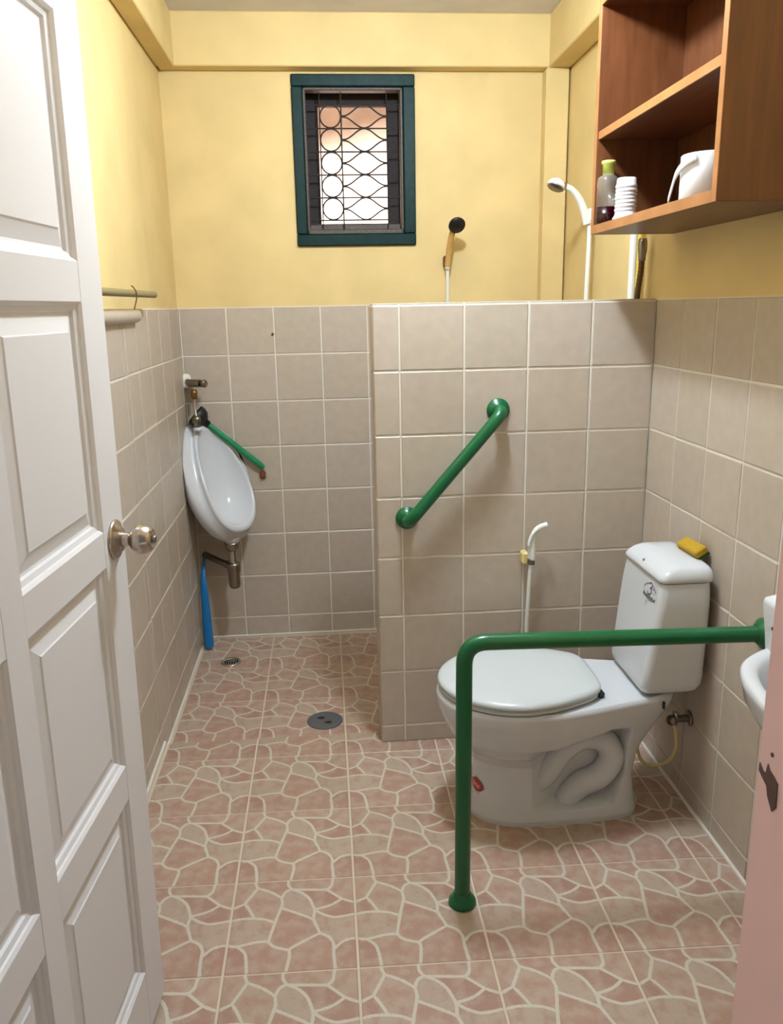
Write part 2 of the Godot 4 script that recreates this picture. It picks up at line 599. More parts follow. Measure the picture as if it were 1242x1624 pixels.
func room() -> void:
	var y_joints := joints(0.0665, 0.2, SHOWER, TILE_TOP)
	var yf_joints := joints(0.0645, 0.2, 0.0, TILE_TOP)
	# floor
	var fl := setting("floor", "floor of square ceramic tiles printed with pink crazy paving", "floor")
	obj("screed", MB.new().box(Vector3(W / 2, -0.08, (STEP + FRONT) / 2 + 0.05), Vector3(W + 0.2, 0.157, FRONT - STEP + 0.1)), mats.floor_grout, fl)
	obj("shower_screed", MB.new().box(Vector3(W / 2, -0.11, STEP / 2 - 0.05), Vector3(W + 0.2, 0.157, STEP + 0.1)), mats.floor_grout, fl)
	floor_tiles(fl, joints(0.016, 0.307, -0.29, 1.9), joints(1.128, 0.3045, 0.824, 3.3), 0.0, 0.004, W - 0.003, STEP, FRONT)
	floor_tiles(fl, joints(0.012, 0.309, -0.29, 1.9), [0.02, 0.352, 0.657, 0.962, 1.267], SHOWER, 0.004, W - 0.003, 0.004, STEP - 0.004)
	obj("step_edge", MB.new().box(Vector3(0.38, -0.016, STEP - 0.001), Vector3(0.755, 0.028, 0.006), 0.002), mats.grout, fl)
	# left wall
	var wl := setting("wall_left", "left wall tiled beige to shoulder height and painted yellow above", "wall")
	obj("plaster", MB.new().box(Vector3(-0.056, 2.02, 1.46), Vector3(0.1, 1.108, 3.12)), mats.yellow_paint, wl)
	obj("grout_bed", MB.new().box(Vector3(-0.053, 0.65, 1.46), Vector3(0.1, 1.632, 3.12)), mats.grout, wl)
	tile_wall(wl, Vector3(0, 0, STEP), Vector3(0, 0, -1), joints(-0.045 + STEP - 0.2 * 5 - 0.0 + 0.0, 0.2, 0.0, STEP), y_joints)
	tile_wall(wl, Vector3(0, 0, FRONT), Vector3(0, 0, -1), joints(FRONT - 2.845, 0.2, 0.0, FRONT - STEP), yf_joints)
	obj("base_grout", MB.new().box(Vector3(0.004, 0.006, (STEP + FRONT) / 2), Vector3(0.01, 0.014, FRONT - STEP), 0.003), mats.grout, wl)
	obj("shower_base_grout", MB.new().box(Vector3(0.004, SHOWER + 0.004, STEP / 2), Vector3(0.009, 0.01, STEP), 0.003), mats.grout, wl)
	# back wall, with the window's hole from x 0.515 to 1.006 and y 1.712 to 2.36
	var wb := setting("wall_back", "back wall with beige tiles below and yellow paint around the window", "wall")
	var pl := MB.new()
	pl.box(Vector3(0.2075, 2.02, -0.066), Vector3(0.615, 1.108, 0.12))
	pl.box(Vector3(1.368, 2.02, -0.066), Vector3(0.724, 1.108, 0.12))
	pl.box(Vector3(0.7605, 1.589, -0.066), Vector3(0.491, 0.246, 0.12))
	pl.box(Vector3(0.7605, 2.467, -0.066), Vector3(0.491, 0.214, 0.12))
	obj("plaster", pl, mats.yellow_paint, wb)
	obj("grout_bed", MB.new().box(Vector3(W / 2, 0.65, -0.063), Vector3(W + 0.2, 1.632, 0.12)), mats.grout, wb)
	tile_wall(wb, Vector3.ZERO, Vector3(1, 0, 0), joints(-0.005, 0.2, 0.0, W), y_joints)
	obj("base_grout", MB.new().box(Vector3(W / 2, SHOWER + 0.004, 0.003), Vector3(W, 0.01, 0.009), 0.003), mats.grout, wb)
	# right wall
	var wr := setting("wall_right", "right wall with beige tiles under yellow paint beside the toilet", "wall")
	obj("plaster", MB.new().box(Vector3(W + 0.056, 2.02, 1.46), Vector3(0.1, 1.108, 3.12)), mats.yellow_paint, wr)
	obj("grout_bed", MB.new().box(Vector3(W + 0.053, 0.65, 1.46), Vector3(0.1, 1.632, 3.12)), mats.grout, wr)
	tile_wall(wr, Vector3(W, 0, ZP), Vector3(0, 0, 1), joints(1.272 - ZP, 0.2, 0.0, FRONT - ZP), yf_joints)
	tile_wall(wr, Vector3(W, 0, 0), Vector3(0, 0, 1), joints(0.2, 0.2, 0.0, ZP - 0.14), y_joints)
	obj("base_grout", MB.new().box(Vector3(W - 0.003, 0.003, (ZP + FRONT) / 2), Vector3(0.009, 0.012, FRONT - ZP), 0.003), mats.grout, wr)
	# half-height partition
	var wp := setting("wall_partition", "half-height tiled partition standing behind the toilet", "wall")
	var px := 0.752
	obj("core", MB.new().box(Vector3((px + W) / 2 + 0.0015, 0.717, ZP - 0.0715), Vector3(W - px - 0.003, 1.494, 0.137)), mats.grout, wp)
	for q in [[px, 0.8347], [0.8347, 1.0347], [1.0347, 1.2347], [1.2347, 1.4347], [1.4347, W]]:
		obj("cap_tile", MB.new().box(Vector3((q[0] + q[1]) / 2, 1.464, ZP - 0.0715), Vector3(q[1] - q[0] - 0.0058, 0.005, 0.137), 0.0016), mats["wall_tile_%d" % (int(q[0] * 5.0) % 4)], wp)
	tile_wall(wp, Vector3(0, 0, ZP), Vector3(1, 0, 0), joints(0.8347, 0.2, px, W), joints(0.0645, 0.2, 0.0, TILE_TOP - 0.004))
	tile_wall(wp, Vector3(px, 0, ZP - 0.143), Vector3(0, 0, 1) * 1.0, [0.0, 0.14], joints(0.0645, 0.2, SHOWER, TILE_TOP - 0.004))
	tile_wall(wp, Vector3(W, 0, ZP - 0.143), Vector3(-1, 0, 0), joints(0.2, 0.2, 0.0, W - px), joints(0.0645, 0.2, SHOWER, TILE_TOP - 0.004))
	# beams, pillar, ceiling
	var tb := setting("trim_1", "yellow painted beam running under the ceiling along the back wall", "beam")
	obj("beam", MB.new().box(Vector3(W / 2, 2.4735, 0.028), Vector3(W, 0.193, 0.066), 0.004), mats.yellow_paint, tb)
	var tl := setting("trim_2", "yellow painted beam running under the ceiling along the left wall", "beam")
	obj("beam", MB.new().box(Vector3(0.031, 2.4735, 1.49), Vector3(0.072, 0.193, 2.88), 0.004), mats.yellow_paint, tl)
	var tr := setting("trim_3", "yellow painted beam running under the ceiling along the right wall", "beam")
	obj("beam", MB.new().box(Vector3(1.594, 2.4735, 1.49), Vector3(0.09, 0.193, 2.88), 0.004), mats.yellow_paint, tr)
	var tp := setting("trim_4", "shallow yellow painted pillar in the corner behind the white shower", "pillar")
	obj("pillar", MB.new().box(Vector3(1.587, 1.92, 0.026), Vector3(0.095, 0.914, 0.068), 0.004), mats.yellow_paint, tp)
	var ce := setting("ceiling", "pale grey painted ceiling above the yellow beams", "ceiling")
	obj("slab", MB.new().box(Vector3(0.9, 2.64, 2.725), Vector3(3.6, 0.14, 5.70)), mats.ceiling_paint, ce)


func window() -> void:
	var w := setting("window_1", "small window in dark teal frame with looped iron grille", "window")
	var x0 := 0.512; var x1 := 1.011; var y0 := 1.708; var y1 := 2.364
	var ix0 := 0.556; var ix1 := 0.962; var iy0 := 1.755; var iy1 := 2.318
	obj("frame_rail", MB.new().box(Vector3((x0 + x1) / 2, (iy1 + y1) / 2, -0.03), Vector3(x1 - x0, y1 - iy1, 0.08), 0.004), mats.teal_paint, w)
	obj("frame_rail", MB.new().box(Vector3((x0 + x1) / 2, (iy0 + y0) / 2, -0.03), Vector3(x1 - x0, iy0 - y0, 0.08), 0.004), mats.teal_paint, w)
	obj("frame_stile", MB.new().box(Vector3((x0 + ix0) / 2, (iy0 + iy1) / 2, -0.03), Vector3(ix0 - x0, iy1 - iy0 - 0.0005, 0.08), 0.004), mats.teal_paint, w)
	obj("frame_stile", MB.new().box(Vector3((x1 + ix1) / 2, (iy0 + iy1) / 2, -0.03), Vector3(x1 - ix1, iy1 - iy0 - 0.0005, 0.08), 0.004), mats.teal_paint, w)
	# the worn inner lip of the frame
	var lip := MB.new()
	var lw := 0.012
	for q in [[ix0 + lw / 2, (iy0 + iy1) / 2, lw, iy1 - iy0], [ix1 - lw / 2, (iy0 + iy1) / 2, lw, iy1 - iy0], [(ix0 + ix1) / 2, iy1 - lw / 2, ix1 - ix0, lw], [(ix0 + ix1) / 2, iy0 + lw / 2 + 0.004, ix1 - ix0, lw + 0.008]]:
		lip.box(Vector3(q[0], q[1], -0.028), Vector3(q[2], q[3], 0.05), 0.003)
	obj("frame_lip", lip, mats.worn_lip, w)
	# old timber boards around the outer opening
	var ox0 := 0.616; var ox1 := 0.905; var oy0 := 1.808; var oy1 := 2.272
	for q in [[(0.51 + ox0) / 2, 2.04, ox0 - 0.51, 0.66], [(1.01 + ox1) / 2, 2.04, 1.01 - ox1, 0.66]]:
		obj("outer_board", MB.new().box(Vector3(q[0], q[1], -0.135), Vector3(q[2], q[3], 0.03), 0.003), mats.old_brown, w)
	for q in [[oy1, 2.37], [1.70, oy0]]:
		obj("outer_board", MB.new().box(Vector3((ox0 + ox1) / 2, (q[0] + q[1]) / 2, -0.135), Vector3(ox1 - ox0, q[1] - q[0], 0.03), 0.003), mats.old_brown, w)
	obj("sill", MB.new().box(Vector3(0.76, 1.787, -0.095), Vector3(0.40, 0.03, 0.06), 0.004), mats.worn_lip, w)
	# grille: five circles, five pointed loops, straight bars
	var g := obj("grille", MB.new().tube([Vector3(0.6225, 1.77, -0.04), Vector3(0.6225, 2.31, -0.04)], 0.0024, 8), mats.iron, w)
	obj("bar", MB.new().tube([Vector3(0.7105, 1.77, -0.04), Vector3(0.7105, 2.31, -0.04)], 0.003, 8), mats.iron, g)
	obj("bar", MB.new().tube([Vector3(0.898, 1.77, -0.04), Vector3(0.898, 2.31, -0.04)], 0.0022, 8), mats.iron, g)
	var pitch := 0.0892
	for k in 6:
		var y := 2.2605 - pitch * k
		obj("bar", MB.new().tube([Vector3(0.568, y, -0.041), Vector3(0.952, y, -0.041)], 0.0030, 8), mats.iron, g)
		if k == 5:
			continue
		var cy := y - pitch / 2
		var ring := []
		for i in 33:
			var a := TAU * i / 32.0
			ring.append(Vector3(0.6662 + cos(a) * 0.0425, cy + sin(a) * 0.0425, -0.037))
		obj("ring", MB.new().tube(ring, 0.0031, 8), mats.iron, g)
		for sgn in [-1.0, 1.0]:
			var curve := []
			for i in 29:
				var t := i / 28.0
				var e: float = absf(t - 0.5) * 2.0
				curve.append(Vector3(0.7135 + t * 0.182, cy + sgn * (0.002 + 0.0415 * (0.5 + 0.5 * cos(PI * minf(1.0, e * 1.06)))), -0.037))
			obj("loop", MB.new().tube(curve, 0.0031, 8), mats.iron, g)


func doorway() -> void:
	var wf := setting("wall_front", "front wall of the washroom around the doorway", "wall")
	var xl := 0.10; var xr := 1.055
	var mb := MB.new()
	mb.box(Vector3((xl - 0.1) / 2, 1.24, FRONT + 0.05), Vector3(xl + 0.1, 2.68, 0.1))
	mb.box(Vector3((xr + W + 0.1) / 2, 1.24, FRONT + 0.05), Vector3(W + 0.1 - xr, 2.68, 0.1))
	mb.box(Vector3((xl + xr) / 2, 2.33, FRONT + 0.05), Vector3(xr - xl, 0.5, 0.1))
	obj("plaster", mb, mats.yellow_paint, wf)
	var df := setting("trim_5", "pink painted door frame at the right edge, with latch hole", "door frame")
	obj("jamb", MB.new().box(Vector3(1.031, 1.03, FRONT + 0.05), Vector3(0.058, 2.06, 0.116), 0.003), mats.pink_paint, df)
	obj("jamb", MB.new().box(Vector3(0.098, 1.03, FRONT + 0.05), Vector3(0.05, 2.06, 0.116), 0.003), mats.pink_paint, df)
	obj("head", MB.new().box(Vector3(0.565, 2.085, FRONT + 0.05), Vector3(0.98, 0.05, 0.116), 0.003), mats.pink_paint, df)
	# chipped latch hole: a ragged dark cut in the jamb's inner face, and a screw hole above
	var sp := MB.new()
	var rag := [[0.0, 0.017], [0.006, 0.010], [0.010, 0.011], [0.012, 0.026], [0.015, 0.020], [0.022, 0.017], [0.028, 0.012], [0.029, -0.020], [0.024, -0.030], [0.016, -0.016], [0.013, -0.004], [0.006, 0.001], [0.0, 0.006]]
	var ring0 := PackedVector3Array()
	var ring1 := PackedVector3Array()
	for q in rag:
		ring0.append(Vector3(1.0008, 1.022 + q[1] * 0.74, FRONT - 0.002 + q[0] * 1.12))
		ring1.append(Vector3(1.004, 1.022 + q[1] * 0.74, FRONT - 0.002 + q[0] * 1.12))
	sp.loft([ring0, ring1])
	obj("latch_hole", sp, mats.latch_brown, df)
	obj("screw_hole", MB.new().tube([Vector3(1.0010, 1.053, FRONT + 0.016), Vector3(1.004, 1.053, FRONT + 0.016)], 0.0022, 8), mats.latch_brown, df)
	# the passage in front of the doorway, where the camera stands
	var hall := setting("trim_6", "plain passage floor and walls before the doorway", "passage")
	obj("passage_floor", MB.new().box(Vector3(0.9, -0.081, FRONT + 1.37), Vector3(3.6, 0.16, 2.54)), mats.concrete, hall)
	obj("passage_wall", MB.new().box(Vector3(-0.95, 1.25, FRONT + 1.37), Vector3(0.1, 2.66, 2.54)), mats.ceiling_paint, hall)


func door() -> void:
	var a := -0.0829
	var u := Vector3(sin(a), 0, cos(a))
	var up := Vector3(0.0133, 1, 0).normalized()
	var x := (-u + up * u.dot(up)).normalized()
	var o := setting("door_1", "white panelled wooden door standing open at the left with a steel knob", "door")
	o.transform = Transform3D(Basis(x, up, x.cross(up)), Vector3(0.2028, 0, 2.0792))
	# local: x 0 at the free edge, -0.845 at the hinge; the face to the room at z 0
	var wd := 0.843
	var cols := [[-0.4213, -0.1029], [-0.800, -0.4857]]
	var rows := [[0.1566, 0.5565], [0.6265, 1.0196], [1.0841, 1.4743], [1.5381, 1.90]]
	var top := 2.03
	var th := 0.018
	var stile := [[-0.1029, 0.0], [-0.4857, -0.4213], [-wd, -0.800]]
	for s in stile:
		obj("stile", MB.new().box(Vector3((s[0] + s[1]) / 2, (0.014 + top) / 2, -th), Vector3(s[1] - s[0], top - 0.014, th * 2), 0.0012), mats.door_paint, o)
	var rails := [0.014, 0.1566, 0.5565, 0.6265, 1.0196, 1.0841, 1.4743, 1.5381, 1.90, top]
	for c in cols:
		for k in range(0, rails.size(), 2):
			obj("rail", MB.new().box(Vector3((c[0] + c[1]) / 2, (rails[k] + rails[k + 1]) / 2, -th - 0.0002), Vector3(c[1] - c[0] + 0.001, rails[k + 1] - rails[k], th * 2 - 0.0004), 0.0008), mats.door_paint, o)
		for r in rows:
			# each panel: a stepped moulding down from the frame, a groove, then a raised field
			var steps := [[-0.0004, -0.0005], [0.004, -0.0045], [0.0055, -0.0075], [0.013, -0.0105], [0.0155, -0.0150], [0.020, -0.0160], [0.045, -0.0085], [0.047, -0.0065]]
			var rings := []
			for s in steps:
				var ring := PackedVector3Array()
				for q in [[c[0] + s[0], r[0] + s[0]], [c[1] - s[0], r[0] + s[0]], [c[1] - s[0], r[1] - s[0]], [c[0] + s[0], r[1] - s[0]]]:
					ring.append(Vector3(q[0], q[1], s[1]))
				rings.append(ring)
			var mb := MB.new()
			mb.start()
			for k in rings.size() - 1:
				for i in 4:
					var j := (i + 1) % 4
					mb.quad(rings[k][j], rings[k][i], rings[k + 1][i], rings[k + 1][j], -1)
			var l: PackedVector3Array = rings[-1]
			mb.quad(l[3], l[2], l[1], l[0], -1)
			var bk := Vector3(0, 0, -0.034)
			var f: PackedVector3Array = rings[0]
			mb.quad(f[0] + bk, f[1] + bk, f[2] + bk, f[3] + bk, -1)
			for i in 4:
				var j := (i + 1) % 4
				mb.quad(f[i], f[j], f[j] + bk, f[i] + bk, -1)
			# all faces of this closed shape were laid the same way round; turn by the front's own direction
			var n0 := (mb.p[(rings.size() - 1) * 24 + 1] - mb.p[(rings.size() - 1) * 24]).cross(mb.p[(rings.size() - 1) * 24 + 2] - mb.p[(rings.size() - 1) * 24])
			if n0.z > 0.0:
				for i in range(0, mb.p.size(), 3):
					var t := mb.p[i + 1]; mb.p[i + 1] = mb.p[i + 2]; mb.p[i + 2] = t
			obj("panel", mb, mats.door_paint, o)
	# the knob: rose, neck, ball with a notched end
	var kx := -0.051
	var ky := 1.057
	var xf := Transform3D(Basis(Vector3(1, 0, 0), Vector3(0, 0, 1), Vector3(0, -1, 0)), Vector3(kx, ky, 0))
	obj("knob_rose", MB.new().lathe([Vector2(0.001, 0.0), Vector2(0.036, 0.0), Vector2(0.037, 0.003), Vector2(0.034, 0.006), Vector2(0.026, 0.008), Vector2(0.022, 0.014), Vector2(0.014, 0.016), Vector2(0.001, 0.016)], xf, 32), mats.steel, o)
	var kn := obj("door_knob", MB.new().lathe([Vector2(0.001, 0.012), Vector2(0.015, 0.012), Vector2(0.0135, 0.020), Vector2(0.0125, 0.027), Vector2(0.014, 0.030), Vector2(0.020, 0.033), Vector2(0.0255, 0.040), Vector2(0.0275, 0.048), Vector2(0.0265, 0.056), Vector2(0.023, 0.064), Vector2(0.0185, 0.070), Vector2(0.016, 0.0705), Vector2(0.013, 0.066), Vector2(0.001, 0.066)], xf, 32), mats.steel, o)
	obj("knob_button", MB.new().lathe([Vector2(0.001, 0.064), Vector2(0.007, 0.064), Vector2(0.007, 0.074), Vector2(0.005, 0.076), Vector2(0.001, 0.076)], xf, 16), mats.dull_chrome, kn)
	for y in [0.25, 1.05, 1.8]:
		obj("hinge", MB.new().tube([Vector3(-wd - 0.006, y, 0.004), Vector3(-wd - 0.006, y + 0.09, 0.004)], 0.006, 10), mats.steel, o)


func cabinet() -> void:
	var x0 := 1.393; var x1 := W + 0.004; var y0 := 1.649; var y1 := 2.262; var z0 := 1.155; var z1 := 1.93
	var t := 0.021
	var at := Vector3(x1, y0, (z0 + z1) / 2)
	var o := thing("wall_cabinet", "open brown wooden wall shelf unit hung high on the right wall", "shelf", at)
	var e := 0.0012
	var mid := (y0 + y1) / 2
	var hy := y1 - y0
	var xm := (x0 + x1) / 2
	var dx := x1 - x0
	obj("side_panel", rel(MB.new().box(Vector3(xm, mid, z0 + t / 2), Vector3(dx, hy, t), e), at), mats.wood, o)
	obj("side_panel", rel(MB.new().box(Vector3(xm, mid, z1 - t / 2), Vector3(dx, hy, t), e), at), mats.wood, o)
	obj("bottom_panel", rel(MB.new().box(Vector3(xm, y0 + 0.012, (z0 + z1) / 2), Vector3(dx - 0.001, 0.024, z1 - z0 - t * 2), e), at), mats.wood_flat, o)
	obj("top_panel", rel(MB.new().box(Vector3(xm, y1 - 0.012, (z0 + z1) / 2), Vector3(dx - 0.001, 0.024, z1 - z0 - t * 2), e), at), mats.wood_flat, o)
	obj("shelf", rel(MB.new().box(Vector3(xm + 0.003, 1.9115, (z0 + z1) / 2), Vector3(dx - 0.008, 0.021, z1 - z0 - t * 2), e), at), mats.wood_flat, o)
	obj("back_panel", rel(MB.new().box(Vector3(x1 - 0.006, mid, (z0 + z1) / 2), Vector3(0.006, hy - 0.048, z1 - z0 - t * 2), 0.0), at), mats.wood, o)
	var ex := x0 - 0.0006
	for q in [[mid, z0 + t / 2, hy, t], [mid, z1 - t / 2, hy, t], [y0 + 0.012, (z0 + z1) / 2, 0.024, z1 - z0 - 2 * t], [y1 - 0.012, (z0 + z1) / 2, 0.024, z1 - z0 - 2 * t]]:
		obj("edge_strip", rel(MB.new().box(Vector3(ex, q[0], q[1]), Vector3(0.0022, q[2], q[3]), 0.0004), at), mats.wood_edge, o)
	obj("edge_strip", rel(MB.new().box(Vector3(ex + 0.0055, 1.9115, (z0 + z1) / 2), Vector3(0.0022, 0.021, z1 - z0 - 2 * t), 0.0004), at), mats.wood_edge, o)
	# what stands on it
	var base := y0 + 0.024
	var bo := thing("bottle", "clear bottle with dark red liquid and a lime green cap on the shelf", "bottle", Vector3(1.4185, base, 1.2075))
	var body := [Vector2(0.001, 0.046), Vector2(0.0295, 0.046), Vector2(0.0295, 0.112), Vector2(0.027, 0.124), Vector2(0.019, 0.129), Vector2(0.0155, 0.132), Vector2(0.0155, 0.138), Vector2(0.001, 0.138)]
	obj("glass_body", MB.new().lathe(body, Transform3D.IDENTITY, 32), mats.bottle_glass, bo)
	obj("liquid", MB.new().lathe([Vector2(0.001, 0.0), Vector2(0.027, 0.0), Vector2(0.0295, 0.003), Vector2(0.0295, 0.0455), Vector2(0.001, 0.0455)], Transform3D.IDENTITY, 32), mats.red_liquid, bo)
	obj("cap", MB.new().lathe([Vector2(0.001, 0.131), Vector2(0.0155, 0.131), Vector2(0.0165, 0.158), Vector2(0.0195, 0.160), Vector2(0.0195, 0.166), Vector2(0.018, 0.168), Vector2(0.001, 0.168)], Transform3D.IDENTITY, 24), mats.lime_cap, bo)
	var cups := 9
	for k in cups:
		var lab: String = ["bottom cup of the white stack, its wide mouth on the shelf", "second white cup from the bottom of the stack", "third white cup from the bottom of the stack", "fourth white cup from the bottom of the stack",
			"middle white cup of the stack beside the bottle", "fourth white cup from the top of the stack", "third white cup from the top of the stack", "second white cup from the top of the stack", "topmost white cup of the stack beside the bottle"][k]
		var c := tag(obj("stacked_cup", cup_mesh(k == 0), mats.foam_white), lab, "cup", "white cups stacked on the shelf") as MeshInstance3D
		c.position = Vector3(1.4285 + 0.0006 * sin(k * 2.1), base + 0.0004 + k * 0.0098, 1.330 + 0.0006 * cos(k * 1.7))
	var roll := thing("tissue_roll", "white tissue roll standing on the shelf with a loose end", "tissue roll", Vector3(1.455, base, 1.752))
	obj("roll", MB.new().lathe([Vector2(0.02, 0.0), Vector2(0.056, 0.0), Vector2(0.058, 0.002), Vector2(0.058, 0.090), Vector2(0.056, 0.092), Vector2(0.02, 0.092), Vector2(0.02, 0.0)], Transform3D.IDENTITY, 40), mats.tissue, roll)
	var strip := MB.new()
	var outer := []
	var path := spline([Vector3(-0.046, 0.078, 0.040), Vector3(-0.061, 0.067, 0.016), Vector3(-0.063, 0.052, -0.020), Vector3(-0.056, 0.030, -0.055), Vector3(-0.048, 0.010, -0.088), Vector3(-0.046, 0.002, -0.097)], 5)
	for p in path:
		var r := PackedVector3Array()
		for q in [[-0.0008, 0.012], [0.0008, 0.012], [0.0008, -0.006], [-0.0008, -0.006]]:
			r.append(p + Vector3(q[0], q[1] if p.y > 0.02 else maxf(q[1], -p.y + 0.001), 0))
		outer.append(r)
	strip.loft(outer)
	obj("loose_end", strip, mats.tissue, roll)


func cup_mesh(wide: bool) -> MB:
	var prof := [Vector2(0.001, 0.0265), Vector2(0.0232, 0.0265), Vector2(0.025, 0.025), Vector2(0.0262, 0.010), Vector2(0.0285, 0.0075), Vector2(0.0285, 0.0015), Vector2(0.027, 0.0), Vector2(0.001, 0.002)]
	if wide:
		prof = [Vector2(0.001, 0.0265), Vector2(0.0232, 0.0265), Vector2(0.025, 0.025), Vector2(0.027, 0.016), Vector2(0.031, 0.008), Vector2(0.034, 0.004), Vector2(0.034, 0.0), Vector2(0.001, 0.0)]
	return MB.new().lathe(prof, Transform3D.IDENTITY, 32)


# an egg-shaped outline: round nose at xf, squarer tail at xb
func egg(xf: float, xm: float, xb: float, zc: float, hw: float, hwb: float, y: float, n := 72, sq := 0.45) -> PackedVector3Array:
	var ring := PackedVector3Array()
	for i in n:
		var a := TAU * i / n
		var c := cos(a)
		var s := sin(a)
		if c < 0.0:
			ring.append(Vector3(xm + c * (xm - xf), y, zc + s * hw))
		else:
			var cc := pow(c, sq)
			ring.append(Vector3(xm + cc * (xb - xm), y, zc + signf(s) * pow(absf(s), sq) * lerpf(hw, hwb, smoothstep(0.0, 0.95, cc))))
	return ring


func toilet() -> void:
	var zc := 1.485
	var at := Vector3(1.2, 0, zc)
	var o := thing("toilet", "white ceramic toilet with closed lid and tank against the right wall", "toilet", at)
	# bowl and pedestal: y, xf, xm, xb, hw, hwb
	var key := [[0.0, 0.985, 1.15, 1.476, 0.104, 0.102], [0.015, 0.984, 1.15, 1.477, 0.105, 0.103], [0.045, 0.990, 1.15, 1.470, 0.099, 0.097], [0.12, 0.995, 1.15, 1.462, 0.094, 0.092],
		[0.185, 0.992, 1.15, 1.470, 0.096, 0.094], [0.215, 0.978, 1.14, 1.480, 0.112, 0.098], [0.235, 0.956, 1.13, 1.488, 0.134, 0.102], [0.275, 0.925, 1.12, 1.510, 0.162, 0.110], [0.32, 0.903, 1.12, 1.535, 0.183, 0.122],
		[0.355, 0.892, 1.12, 1.556, 0.193, 0.131], [0.383, 0.889, 1.12, 1.562, 0.197, 0.136], [0.392, 0.891, 1.12, 1.560, 0.195, 0.134], [0.397, 0.897, 1.12, 1.556, 0.189, 0.129]]
	var rings := []
	for k in key.size() - 1:
		var parts := 12 if k < 8 else 4
		if k > 8:
			parts = 1
		for j in parts:
			var v := []
			for i in 6:
				v.append(lerpf(key[k][i], key[k + 1][i], float(j) / parts))
			rings.append(egg(v[1], v[2], v[3], zc, v[4], v[5], v[0], 200))
	var l: Array = key[-1]
	rings.append(egg(l[1], l[2], l[3], zc, l[4], l[5], l[0], 200))
	# the hollow beside the trap, on both flanks
	for r in rings:
		for i in r.size():
			var p: Vector3 = r[i]
			var m := smoothstep(1.178, 1.190, p.x) * (1.0 - smoothstep(1.410, 1.428, p.x + 0.35 * maxf(0.0, 0.14 - p.y))) * smoothstep(0.040, 0.052, p.y - 0.06 * maxf(0.0, p.x - 1.3)) * (1.0 - smoothstep(0.268, 0.300, p.y - 0.28 * (p.x - 1.3) + 1.1 * pow(maxf(0.0, p.x - 1.36), 1.3)))
			r[i].z = p.z - signf(p.z - zc) * 0.060 * m
	obj("bowl", rel(MB.new().loft(rings), at), mats.ceramic, o)
	for sgn in [1.0, -1.0]:
		var z: float = zc + sgn * 0.052
		var path := spline([Vector3(1.165, 0.10, z - sgn * 0.02), Vector3(1.20, 0.145, z), Vector3(1.245, 0.212, z), Vector3(1.305, 0.250, z), Vector3(1.365, 0.236, z), Vector3(1.392, 0.180, z), Vector3(1.362, 0.125, z), Vector3(1.305, 0.098, z), Vector3(1.275, 0.06, z - sgn * 0.01), Vector3(1.262, 0.03, z - sgn * 0.02)], 6)
		obj("trap", rel(MB.new().tube(path, 0.037, 18), at), mats.ceramic, o)
	# seat and lid
	obj("seat", rel(MB.new().loft([egg(0.900, 1.12, 1.335, zc, 0.188, 0.14, 0.3985), egg(0.896, 1.12, 1.338, zc, 0.194, 0.145, 0.402), egg(0.896, 1.12, 1.338, zc, 0.194, 0.145, 0.409), egg(0.901, 1.12, 1.336, zc, 0.189, 0.141, 0.4125)]), at), mats.lid_plastic, o)
	obj("lid", rel(MB.new().loft([egg(0.900, 1.12, 1.338, zc, 0.192, 0.146, 0.4145), egg(0.893, 1.12, 1.342, zc, 0.199, 0.150, 0.418), egg(0.893, 1.12, 1.342, zc, 0.199, 0.150, 0.425), egg(0.898, 1.12, 1.339, zc, 0.194, 0.147, 0.4315), egg(0.912, 1.12, 1.330, zc, 0.181, 0.138, 0.436), egg(0.96, 1.12, 1.295, zc, 0.137, 0.105, 0.4395), egg(1.05, 1.12, 1.21, zc, 0.06, 0.05, 0.441)], true, true, 1), at), mats.lid_plastic, o)
	for sgn in [-1.0, 1.0]:
		obj("hinge", rel(MB.new().box(Vector3(1.333, 0.4065, zc + sgn * 0.098), Vector3(0.020, 0.018, 0.028), 0.005), at), mats.dark_plastic, o)
	# tank: front leans back as it rises, near and lower edges rounded
	var z0 := 1.338; var z1 := 1.626
	var tr := []
	for q in [[0.400, 0.040, 0.045], [0.405, 0.022, 0.026], [0.415, 0.008, 0.015], [0.432, 0.001, 0.010], [0.46, 0.0, 0.008], [0.53, 0.0, 0.005], [0.62, 0.0, 0.001], [0.66, 0.0, 0.0], [0.69, 0.0, 0.002], [0.712, 0.0, 0.0055], [0.728, 0.0, 0.010]]:
		var f: float = 1.437 + (q[0] - 0.40) * 0.112
		tr.append(rounded_rect(f + q[1] * 0.6, 1.617 - q[1], z0 + q[2], z1 - q[2], q[0], 0.022, 0.03))
	obj("tank", rel(MB.new().loft(tr), at), mats.ceramic, o)
	var lr := []
	for q in [[0.7305, 0.004, 0.004, 0.002], [0.733, 0.0, 0.0, 0.0], [0.742, 0.001, 0.0, 0.0], [0.753, 0.009, 0.003, 0.0], [0.763, 0.022, 0.009, 0.003], [0.770, 0.034, 0.018, 0.008], [0.7745, 0.046, 0.032, 0.014]]:
		lr.append(rounded_rect(1.469 + q[1], 1.619 - q[3], z0 + 0.005 + q[2], z1 - 0.005 - q[2], q[0], 0.022, 0.02))
	var cap: PackedVector3Array = lr[-1].duplicate()
	for i in cap.size():
		cap[i] = Vector3(1.56, 0.7775, (z0 + z1) / 2) + (cap[i] - Vector3(1.56, 0.7745, (z0 + z1) / 2)) * Vector3(0.5, 0, 0.5)
	lr.append(cap)
	obj("tank_lid", rel(MB.new().loft(lr, true, true, 1), at), mats.ceramic, o)
